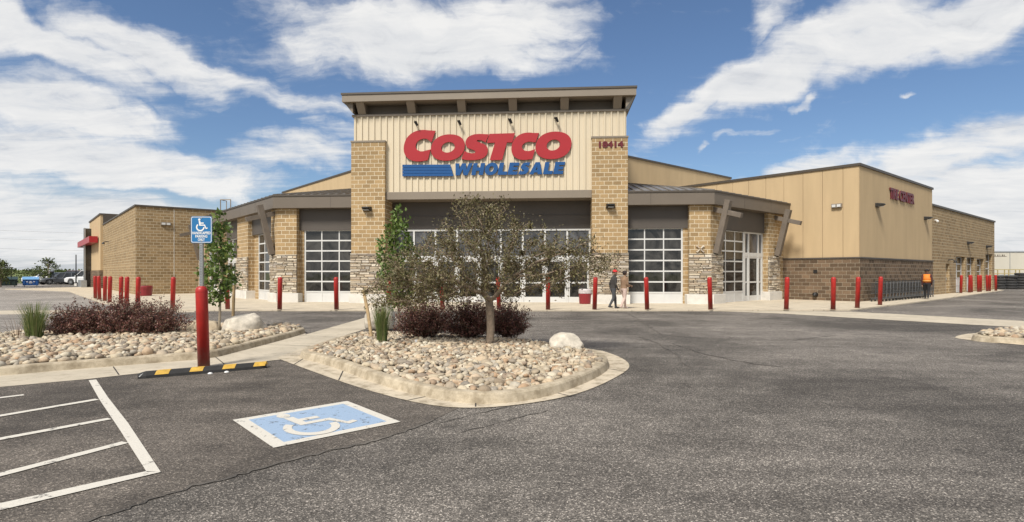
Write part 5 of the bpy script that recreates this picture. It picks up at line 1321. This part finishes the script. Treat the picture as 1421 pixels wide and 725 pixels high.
def vest(o, q, H, f, hd, sd):
    OR = simple('orange_vest', (.72, .20, .02), .7, 0, .08, 8); YL = simple('vest_stripe', (.60, .36, .10), .5, 0, .05, 8)
    def band(name, z0, z1, k, mat, n=28):
        m_ = MB(); V = []; F = []
        for j, z in enumerate((z0, (z0+z1)/2, z1)):
            t = (z-.52)/.3; wx = (.124-.012*t)*k; wy = (.100)*k
            if z > .80: wx *= .9; wy *= .85
            for i in range(n): a = 2*math.pi*i/n; V.append((wx*H*math.cos(a), (.012+.02*t+wy*math.sin(a))*H, z*H))
        for j in range(2):
            for i in range(n): F.append((j*n+i, j*n+(i+1) % n, (j+1)*n+(i+1) % n, (j+1)*n+i))
        m_.add(V, F); b = local(m_, name, mat, o, True); md = b.modifiers.new('t', 'SOLIDIFY'); md.thickness = .01; return b
    band('vest', .56, .83, 1.0, OR); band('vest_stripe', .60, .625, 1.03, YL)
p = G(1286, 415.5, .05)
person(p, math.atan2(-Bv.x, Bv.y)+R(8), WALK, 1.66, 'worker in an orange vest and black trousers walking away past the trolleys', cloth('dark_red_hoodie', (.07, .02, .018)), cloth('black_trousers', (.016, .016, .018)), cloth('grey_shoes', (.3, .29, .28)), cloth('black_hair', (.018, .014, .013)), 'short', None, vest)
def cap_(o, q, H, f, hd, sd):
    RD = cloth('red_cap', (.5, .02, .02)); m_ = MB(); V, F = ico(3)
    P = [hd+Vector((v[0]*.066, v[1]*.07, max(v[2], 0)*.064+.022))*H for v in V]; K = [fc for fc in F if all(V[i][2] > -.05 for i in fc)]; m_.add(P, K)
    m_.bar(hd+f*.05*H+Vector((0, 0, .03*H)), hd+f*.125*H+Vector((0, 0, .022*H)), .09*H, .008*H); local(m_, 'cap', RD, o, True)
person(G(851, 428.6, .05), R(-78), WALK, 1.57, 'shopper in a red cap and black jacket walking before the right tower pillar', cloth('black_jacket', (.04, .036, .032)), cloth('grey_trousers', (.06, .062, .066)), cloth('dark_shoes', (.03, .028, .026)), cloth('brown_hair', (.06, .035, .02)), 'short', None, cap_)
person(G(865.5, 428.6, .05), R(-62), PUSH, 1.55, 'shopper in a brown top and pale pink trousers beside the red capped one', cloth('brown_top', (.24, .15, .09)), cloth('pink_trousers', (.55, .42, .36)), cloth('pale_shoes', (.6, .52, .48)), cloth('dark_hair', (.03, .02, .016)), 'long')
# ------------------------------------------------------------------ vehicles
def vehicle(name, loc, rz, paint, label, kind='suv', L=4.7, W=1.88, H=1.75, group='vehicles parked beyond the left wing'):
    """x forward; built round the origin"""
    o = thing(name, tuple(loc), label, 'pickup' if kind == 'pickup' else 'car', group); o.rotation_euler = (0, 0, rz)
    h = W/2; belt = H*.56; hood = H*.57; wr = .36; xf, xr = L*.305, -L*.30
    def loft(secs, mb, cap=True):
        n = len(secs[0]); V = [p for s in secs for p in s]; F = []
        for i in range(len(secs)-1):
            for j in range(n): F.append((i*n+j, i*n+(j+1) % n, (i+1)*n+(j+1) % n, (i+1)*n+j))
        if cap: F.append(tuple(range(n))[::-1]); e = (len(secs)-1)*n; F.append(tuple(e+j for j in range(n)))
        mb.add(V, F)
    def sec(x, z0, z1, w0, w1):
        r = .07; return [(x, -w0+.05, z0), (x, w0-.05, z0), (x, w0, z0+r), (x, w1, z1-.13), (x, w1-.05, z1-.03), (x, w1-.18, z1), (x, -w1+.18, z1), (x, -w1+.05, z1-.03), (x, -w1, z1-.13), (x, -w0, z0+r)]
    def arch(x):                             # the sill rises over the wheels
        z = .27
        for c in (xf, xr):
            d = abs(x-c)
            if d < wr+.09: z = max(z, .30+math.sqrt(max(0, (wr+.09)**2-d*d)))
        return z
    xs = np.unique(np.concatenate([np.linspace(-L/2, L/2, 15), np.linspace(xf-wr-.09, xf+wr+.09, 11), np.linspace(xr-wr-.09, xr+wr+.09, 11)])); secs = []
    for x in xs:
        t = x/(L/2); e = max(0, abs(t)-.82)/.18; w = h*(1-.10*e*e); top = belt+.04 if x < L*.17 else hood-(x-L*.17)/(L*.33)*.10
        if kind == 'pickup' and x < -L*.06: top = belt+.02
        top -= .10*e*e; secs.append(sec(x, max(arch(x) if True else .27, .27+.1*e), top, w*.985, w))
    mb = MB(); loft(secs, mb); body = local(mb, 'body', paint, o, False)
    mb = MB(); r0, r1 = (-L*.06, L*.20) if kind == 'pickup' else (-L*.47, L*.20)
    cab = [(r0, r0+(.05 if kind == 'pickup' else .28)), (r1, r1-.75)]
    def ring(z, a, b, w): return [(b, -w, z), (b, w, z), (a, w, z), (a, -w, z)]
    loft([ring(belt, r0, r1, h*.93), ring(H-.06, cab[0][1], cab[1][1], h*.76)], mb); local(mb, 'window', M['carglass'], o)
    mb = MB(); loft([ring(H-.065, cab[0][1]-.03, cab[1][1]+.05, h*.785), ring(H-.02, cab[0][1], cab[1][1], h*.77), ring(H, cab[0][1]+.12, cab[1][1]-.12, h*.62)], mb); rf = local(mb, 'roof', paint, o)
    mb = MB()
    for s in (-1, 1):
        for ta in (0, .36, .68, 1):
            if kind == 'pickup' and ta == .68: continue
            x0 = r0+(r1-r0)*ta; x1 = cab[0][1]+(cab[1][1]-cab[0][1])*ta; mb.bar((x0, s*h*.935, belt), (x1, s*h*.77, H-.05), .07, .05)
    local(mb, 'window_pillar', paint, o)
    if kind == 'pickup':
        mb = MB(); mb.box(-L/2+.08, -L*.08, -h+.12, h-.12, belt+.021, belt+.024); local(mb, 'truck_bed', M['dark'], o)
    for x in (xf, xr):
        for s in (-1, 1):
            mb = MB(); mb.tube([(x, s*(h-.24), wr), (x, s*(h-.22), wr), (x, s*(h-.03), wr), (x, s*(h-.0), wr)], [wr*.93, wr, wr, wr*.93], 20); w_ = local(mb, 'wheel', M['tread'], o)
            mb = MB()
            for k in range(5): a = 2*math.pi*k/5; mb.bar((x, s*(h+.006), wr), (x+math.cos(a)*wr*.62, s*(h+.006), wr+math.sin(a)*wr*.62), .07, .02, (0, 1, 0))
            r_ = MB(); local(mb, 'rim', M['steel'], w_)
    for s in (-1, 1):
        mb = MB(); mb.bar((L/2-.20, s*h*.62, hood-.16), (L/2-.09, s*h*.5, hood-.18), .3, .12); local(mb, 'headlight', M['alu'], o)
        mb = MB(); mb.bar((-L/2-.005, s*h*.72, belt-.12), (-L/2+.08, s*h*.80, belt-.12), .16, .22); local(mb, 'tail_light', M['sign_red_d'], o)
        mb = MB(); mb.bar((r1-.25, s*h*.95, belt+.08), (r1-.25, s*(h+.16), belt+.1), .12, .14); local(mb, 'mirror', paint, o)
    mb = MB(); mb.box(L/2-.07, L/2+.012, -h*.42, h*.42, .48, .72); local(mb, 'grille', M['dark'], o)
    mb = MB(); mb.box(L/2-.1, L/2+.02, -h*.72, h*.72, .28, .4); mb.box(-L/2-.02, -L/2+.1, -h*.8, h*.8, .32, .44); local(mb, 'bumper', M['dark'], o)
    return o
wp = car_paint('white_car_paint', (.72, .72, .71)); sv = car_paint('silver_car_paint', (.30, .31, .33)); bk = car_paint('black_car_paint', (.03, .03, .034)); mr = car_paint('maroon_car_paint', (.10, .02, .022)); gy = car_paint('grey_car_paint', (.12, .125, .13))
vehicle('parked_car', at(122, 72.5, 0), R(176), wp, 'white SUV parked nearest to the far end of the block wing', 'suv', 4.8, 1.95, 1.82)
vehicle('parked_car', at(97, 77.5, 0), R(-165), bk, 'black SUV parked next to the nearest white SUV', 'suv', 4.7, 1.9, 1.75)
vehicle('parked_car', at(100, 82, 0), R(-170), mr, 'dark maroon car parked behind the black SUV', 'suv', 4.8, 1.9, 1.85)
vehicle('parked_car', at(81.5, 74, 0), R(-118), gy, 'grey car between the white pickup and the black SUV', 'suv', 4.5, 1.82, 1.55)
vehicle('pickup_truck', at(68, 77, 0), R(-160), wp, 'white pickup parked beneath the slim open tree', 'pickup', 5.4, 1.95, 1.85)
# dumpsters
def dumpster(px, Y, w, d, h, mat, lidmat, label, rz):
    p = at(px, Y, 0); o = thing('dumpster', tuple(p), label, 'dumpster', None); o.rotation_euler = (0, 0, rz)
    mb = MB(); q = [(-w/2, -d/2, .12), (w/2, -d/2, .12), (w/2, d/2, .12), (-w/2, d/2, .12), (-w/2*1.03, -d/2*1.08, h*.72), (w/2*1.03, -d/2*1.08, h*.72), (w/2*1.03, d/2, h), (-w/2*1.03, d/2, h)]; mb.hexa(q)
    for x in np.linspace(-w*.4, w*.4, 5): mb.box(x-.04, x+.04, -d/2*1.12, -d/2, .2, h*.66)
    local(mb, 'body', mat, o)
    mb = MB(); k = .03; mb.hexa([(-w*.53, -d*.58, h*.72+k), (w*.53, -d*.58, h*.72+k), (w*.53, d*.52, h+k), (-w*.53, d*.52, h+k), (-w*.53, -d*.58, h*.72+k+.06), (w*.53, -d*.58, h*.72+k+.06), (w*.53, d*.52, h+k+.06), (-w*.53, d*.52, h+k+.06)]); local(mb, 'lid', lidmat, o)
    for s in (-1, 1): mb = MB(); mb.box(s*w*.52-.06, s*w*.52+.06, -.5, .3, h*.45, h*.58); local(mb, 'lift_pocket', M['dark'], o)
    for x in (-w*.4, w*.4):
        for y in (-d*.35, d*.35): mb = MB(); mb.tube([(x-.03, y, .09), (x+.03, y, .09)], .09, 10); local(mb, 'wheel', M['rubber'], o)
    return o
BLU = simple('dumpster_blue', (.02, .11, .36), .5, 0, .12, 2); LB = simple('dumpster_lid_blue', (.16, .33, .55), .5, 0, .1, 2); GRN = simple('dumpster_green', (.028, .05, .045), .55, 0, .15, 2)
o = dumpster(42.5, 64, 1.35, 1.3, .98, BLU, LB, 'blue dumpster with a pale blue lid at the far car park edge', R(40))
mb = MB()
for i, (x, z, w_) in enumerate(((-.3, .52, .16), (0, .54, .2), (.3, .52, .16), (0, .40, .3))): mb.box(x-w_/2, x+w_/2, -.745, -.735, z-.035, z+.035)
local(mb, 'printed_label', M['white'], o)
dumpster(7, 62, 2.0, 1.4, 1.0, GRN, GRN, 'dark green dumpster at the left edge of the photo', R(40))
# light pole, power lines
p = at(105.5, 66, 0); o = thing('light_pole', tuple(p), 'thin tall pole rising beyond the parked cars', 'pole'); mb = MB(); mb.tube([p, p+Vector((0, 0, 3.6))], [.07, .05], 8); mb.build('shaft', M['dark'], o)
mb = MB(); mb.box(p.x-.14, p.x+.14, p.y-.1, p.y+.1, 0, .3); mb.build('base', M['plinth'], o)
p = at(16.5, 72, 0); o = thing('light_pole', tuple(p), 'short lamp post with a dark flat head by the green dumpster', 'pole'); mb = MB(); mb.tube([p, p+Vector((0, 0, 2.2))], [.05, .04], 8); mb.build('shaft', M['dark'], o); mb = MB(); mb.box(p.x-.3, p.x+.1, p.y-.1, p.y+.1, 2.1, 2.22); mb.build('lamp_head', M['dark'], o)
for k, (z0, z1) in enumerate(((26.5, 22.6), (22, 18.6), (16.5, 14.0))):
    mb = MB(); a, b = Vector((-330, 300, z0)), Vector((-60, 330, z1))
    pts = [a.lerp(b, t)+Vector((0, 0, -2.2*4*t*(1-t))) for t in np.linspace(0, 1, 18)]; mb.tube(pts, .045, 4); o = mb.build('power_line', M['cap'], loc=a)
    tag(o, ('highest', 'middle', 'lowest')[k]+' thin power line crossing the sky above the left car park', 'power line', 'power lines')
# ------------------------------------------------------------------ the yard at the right end
TRL = simple('trailer_cream', (.60, .56, .46), .5, .1, .08, .6, 0, 60, .4, 0, True)
c = at(1398, 68, 0); tr = thing('semi_trailer', tuple(c), 'cream box trailer parked beyond the garage wall', 'trailer')
mb = MB(); mb.box(c.x-2.5, c.x+9.5, c.y, c.y+2.5, 1.15, 4.05); mb.build('box_body', TRL, tr, bevel=.04)
mb = MB()
for x in np.linspace(c.x-1.9, c.x+9, 6): mb.box(x-.03, x+.03, c.y-.035, c.y+.0, 1.2, 4.0)
mb.box(c.x-2.5, c.x+9.5, c.y-.05, c.y-.0, 3.93, 4.06); mb.box(c.x-2.5, c.x+9.5, c.y-.05, c.y, 1.14, 1.3); mb.build('side_rail', M['steel'], tr)
mb = MB(); mb.box(c.x-2.42, c.x-.1, c.y-.012, c.y-.002, 3.43, 3.48)
for k, w_ in enumerate((.28, .1, .16, .1, .22, .1)): x = c.x-1.75+k*.27; mb.box(x, x+w_*.8, c.y-.016, c.y-.006, 3.50, 3.68)
mb.tube([(c.x-2.05+.17*math.cos(a), c.y-.01, 3.58+.17*math.sin(a)) for a in np.linspace(.6, 5.6, 12)], .03, 4); mb.build('printed_mark', M['bronze'], tr)
mb = MB(); mb.box(c.x-1.5, c.x+8.5, c.y+.4, c.y+2.1, .8, 1.15); mb.build('underframe', M['dark'], tr)
for x in (c.x+6.4, c.x+7.6):
    for y in (c.y+.05, c.y+2.0): mb = MB(); mb.tube([(x, y, .5), (x, y+.4, .5)], .5, 18); mb.build('wheel', M['tread'], tr)
def tyre_mesh(r, w):
    mb = MB(); prof = [(r*.55, -w*.42), (r*.72, -w*.5), (r*.93, -w*.46), (r, -w*.3), (r, w*.3), (r*.93, w*.46), (r*.72, w*.5), (r*.55, w*.42)]; n = 24; V = []; F = []
    for a in range(n):
        for rr, z in prof: V.append((rr*math.cos(2*math.pi*a/n), rr*math.sin(2*math.pi*a/n), z))
    m_ = len(prof)
    for a in range(n):
        for j in range(m_): F.append((a*m_+j, ((a+1) % n)*m_+j, ((a+1) % n)*m_+(j+1) % m_, a*m_+(j+1) % m_))
    mb.add(V, F); return mb
ty = tyre_mesh(.42, .24).build('tyre', M['tread'], loc=(0, 0, 0), smooth=True); first = True
for ci, (px, n_, nm) in enumerate(((1388, 5, 'stack nearest the garage wall'), (1402, 5, 'middle stack by the cream trailer'), (1417, 6, 'stack at the right edge of the photo'))):
    b = at(px, 53.5+ci*.3, 0); rr = 1.0 if ci == 0 else 1.22
    for k in range(n_):
        o = ty if first else ty.copy()
        if not first: COL.objects.link(o)
        first = False; o.location = (b.x+random.uniform(-.05, .05), b.y+random.uniform(-.05, .05), .13+.25*k); o.scale = (rr, rr, 1); o.rotation_euler = (0, 0, random.uniform(0, 6))
        od_ = 'lowest' if k == 0 else 'topmost' if k == n_-1 else ('second', 'third', 'fourth', 'fifth')[k-1]
        tag(o, od_+(' used black tyre of the ' if k in (0, n_-1) else ' black tyre from the ground in the ')+nm, 'tyre', 'used tyres stacked in the yard'); ORG[o.name] = tuple(o.location)
c = at(1401, 57, 0); o = thing('tyre_rack', tuple(c), 'low yellowish steel rack standing before the cream trailer', 'rack'); YB = simple('rack_ochre', (.42, .34, .16), .6, 0, .15, 4)
mb = MB()
for x in (-1.6, -.5, .6, 1.7):
    for y in (0, .8): mb.bar((c.x+x, c.y+y, 0), (c.x+x, c.y+y, 1.85), .07, .07)
mb.build('upright', YB, o)
mb = MB()
for z in (.9, 1.45, 1.83): mb.bar((c.x-1.65, c.y, z), (c.x+1.75, c.y, z), .06, .08); mb.bar((c.x-1.65, c.y+.8, z), (c.x+1.75, c.y+.8, z), .06, .08)
mb.build('shelf_beam', YB, o)
# ------------------------------------------------------------------ sky, sun
w = bpy.data.worlds.new('World'); scene.world = w; w.use_nodes = True; nt = w.node_tree; bg = nt.nodes['Background']
SUN_DIR = Vector((-.42, -.78, 1.05)).normalized(); EL = math.asin(SUN_DIR.z); AZ = math.atan2(SUN_DIR.x, SUN_DIR.y)
sky = nd(nt, 'ShaderNodeTexSky', sky_type='NISHITA'); sky.sun_disc = False; sky.sun_elevation = EL; sky.sun_rotation = AZ; sky.air_density = 1.0; sky.dust_density = .6; sky.ozone_density = 2.0
tc = nd(nt, 'ShaderNodeTexCoord'); d = tc.outputs['Generated']
sp = nd(nt, 'ShaderNodeSeparateXYZ'); lk(nt, d, sp.inputs[0])
az = mth(nt, 'ARCTAN2', sp.outputs[0], sp.outputs[1]); el = mth(nt, 'ARCSINE', sp.outputs[2])
cb0 = nd(nt, 'ShaderNodeCombineXYZ'); lk(nt, az, cb0.inputs[0]); lk(nt, el, cb0.inputs[1])
wn = nd(nt, 'ShaderNodeTexNoise'); wn.inputs['Scale'].default_value = 6.5; wn.inputs['Detail'].default_value = 7; wn.inputs['Roughness'].default_value = .54; lk(nt, cb0.outputs[0], wn.inputs['Vector'])
wv = nd(nt, 'ShaderNodeVectorMath', operation='SUBTRACT'); lk(nt, wn.outputs['Color'], wv.inputs[0]); wv.inputs[1].default_value = (.5, .5, .5)
ws2 = nd(nt, 'ShaderNodeVectorMath', operation='MULTIPLY'); lk(nt, wv.outputs[0], ws2.inputs[0]); ws2.inputs[1].default_value = (.22, .12, 0)
cb = nd(nt, 'ShaderNodeVectorMath', operation='ADD'); lk(nt, cb0.outputs[0], cb.inputs[0]); lk(nt, ws2.outputs[0], cb.inputs[1])
# noise on a cloud deck seen in perspective, so streaks run towards the horizon
zz = mth(nt, 'ADD', mth(nt, 'ABSOLUTE', sp.outputs[2]), .11)
dk = nd(nt, 'ShaderNodeCombineXYZ'); lk(nt, mth(nt, 'DIVIDE', sp.outputs[0], zz), dk.inputs[0]); lk(nt, mth(nt, 'DIVIDE', sp.outputs[1], zz), dk.inputs[1])
def mapped(v, rot, scl):
    m_ = nd(nt, 'ShaderNodeMapping'); m_.inputs['Rotation'].default_value = (0, 0, R(rot)); m_.inputs['Scale'].default_value = scl; lk(nt, v, m_.inputs[0]); return m_.outputs[0]
n1 = noise(nt, mapped(dk.outputs[0], 18, (.55, 1.5, 1)), 1.25, 9, .58, .5)
n2 = noise(nt, mapped(dk.outputs[0], 30, (.7, 1.7, 1)), 3.6, 9, .62, .8)
n3 = noise(nt, mapped(cb.outputs[0], 6, (1, 2.0, 1)), 8.0, 8, .6, .5)
n4 = noise(nt, mapped(cb.outputs[0], 12, (1, 3.6, 1)), 4.2, 7, .6, .6)
def blob(px, py, rx, ry, rot, amp, soft=1.0):
    a = math.atan((px-CX)/FPX); e = math.atan((HY-py)/FPX*math.cos(a)); k = math.cos(a)*math.cos(e)
    m_ = nd(nt, 'ShaderNodeMapping', vector_type='TEXTURE'); m_.inputs['Location'].default_value = (a, e, 0); m_.inputs['Rotation'].default_value = (0, 0, R(rot)); m_.inputs['Scale'].default_value = (rx/FPX*k, ry/FPX*k, 1)
    lk(nt, cb.outputs[0], m_.inputs[0]); ln = nd(nt, 'ShaderNodeVectorMath', operation='LENGTH'); lk(nt, m_.outputs[0], ln.inputs[0])
    r_ = nd(nt, 'ShaderNodeMapRange', interpolation_type='SMOOTHSTEP'); lk(nt, ln.outputs['Value'], r_.inputs['Value'])
    for nm, v in (('From Min', 1-.75*soft), ('From Max', 1+.35*soft), ('To Min', amp), ('To Max', 0)): r_.inputs[nm].default_value = v
    return r_.outputs[0]
BL_ = [(600, 55, 235, 62, -2, 1.0), (480, 40, 130, 40, 18, .8), (700, 20, 150, 60, 0, .8),                       # over the sign
       (30, 40, 190, 40, -22, .95), (215, 78, 150, 34, -16, .9), (120, 75, 120, 34, -18, .8), (330, 110, 110, 24, -14, .7), (430, 145, 90, 22, -8, .65),   # upper left band
       (80, 150, 170, 52, -6, .95), (120, 215, 230, 48, -3, 1.0), (60, 300, 260, 70, 0, .9), (420, 215, 120, 30, 4, .75), (260, 250, 130, 22, 2, .7), (500, 190, 60, 16, 0, .4),
       (980, 138, 120, 30, 24, .95), (1120, 85, 190, 46, 22, 1.0), (1300, 28, 240, 50, 15, 1.0), (1080, 10, 90, 40, 50, .6),   # right streak
       (1330, 215, 150, 52, 14, 1.0), (1400, 290, 230, 110, 6, 1.0), (1130, 240, 110, 20, 10, .7),                     # right bank
       (991, 201, 20, 8, 6, .75), (1110, 148, 28, 8, 10, .6), (1265, 128, 22, 5, 2, .55), (1035, 190, 22, 6, 10, .4), (205, 38, 40, 14, 10, .35)]
tot = None
for b in BL_:
    o_ = blob(*b); tot = o_ if tot is None else mth(nt, 'MAXIMUM', tot, o_)
# behind and overhead: broken cloud from the deck noise alone
back = nd(nt, 'ShaderNodeMapRange', interpolation_type='SMOOTHSTEP'); lk(nt, mth(nt, 'ABSOLUTE', az), back.inputs['Value'])
for nm, v in (('From Min', .8), ('From Max', 1.3), ('To Min', 0), ('To Max', .62)): back.inputs[nm].default_value = v
tot = mth(nt, 'MAXIMUM', tot, back.outputs[0])
nn = mth(nt, 'ADD', mth(nt, 'MULTIPLY', mth(nt, 'SUBTRACT', n1, .5), 1.1), mth(nt, 'MULTIPLY', mth(nt, 'SUBTRACT', n3, .5), 1.0))
nn = mth(nt, 'ADD', nn, mth(nt, 'MULTIPLY', mth(nt, 'SUBTRACT', n2, .5), .8))
nn = mth(nt, 'ADD', nn, mth(nt, 'MULTIPLY', mth(nt, 'SUBTRACT', n4, .5), .9))
dens = mth(nt, 'ADD', tot, nn)
mr_ = nd(nt, 'ShaderNodeMapRange', interpolation_type='SMOOTHSTEP'); lk(nt, dens, mr_.inputs['Value'])
for nm, v in (('From Min', .10), ('From Max', .90), ('To Min', 0), ('To Max', .97)): mr_.inputs[nm].default_value = v
cl = ramp(nt, mth(nt, 'ADD', mth(nt, 'MULTIPLY', n4, .6), mth(nt, 'MULTIPLY', n2, .4)), [(.30, (2.35, 2.43, 2.6)), (.44, (3.2, 3.24, 3.3)), (.60, (3.75, 3.72, 3.66))])
# the low left is a thin grey veil
lowv = nd(nt, 'ShaderNodeMapRange', interpolation_type='SMOOTHSTEP'); lk(nt, el, lowv.inputs['Value'])
for nm, v in (('From Min', 0), ('From Max', .16), ('To Min', .78), ('To Max', 0)): lowv.inputs[nm].default_value = v
skyc = mixc(nt, 1.0, sky.outputs[0], SKYT, 'MULTIPLY')
skyc = mixc(nt, lowv.outputs[0], skyc, (2.5, 2.62, 2.82))
fin = mixc(nt, mr_.outputs[0], skyc, cl)
lk(nt, fin, bg.inputs[0]); bg.inputs[1].default_value = SKY_STR
sd = bpy.data.lights.new('sun', 'SUN'); sd.energy = SUN_STR; sd.angle = R(14); sd.color = (1, .95, .87); so = bpy.data.objects.new('sun', sd); COL.objects.link(so)
so.rotation_euler = (-SUN_DIR).to_track_quat('-Z', 'Y').to_euler(); so.location = (0, 0, 60)
vs = scene.view_settings; vs.view_transform = 'Standard'; vs.look = 'None'; vs.exposure = EXPO; vs.gamma = 1; vs.use_curve_mapping = False
scene.cycles.max_bounces = 6; scene.cycles.use_denoising = True
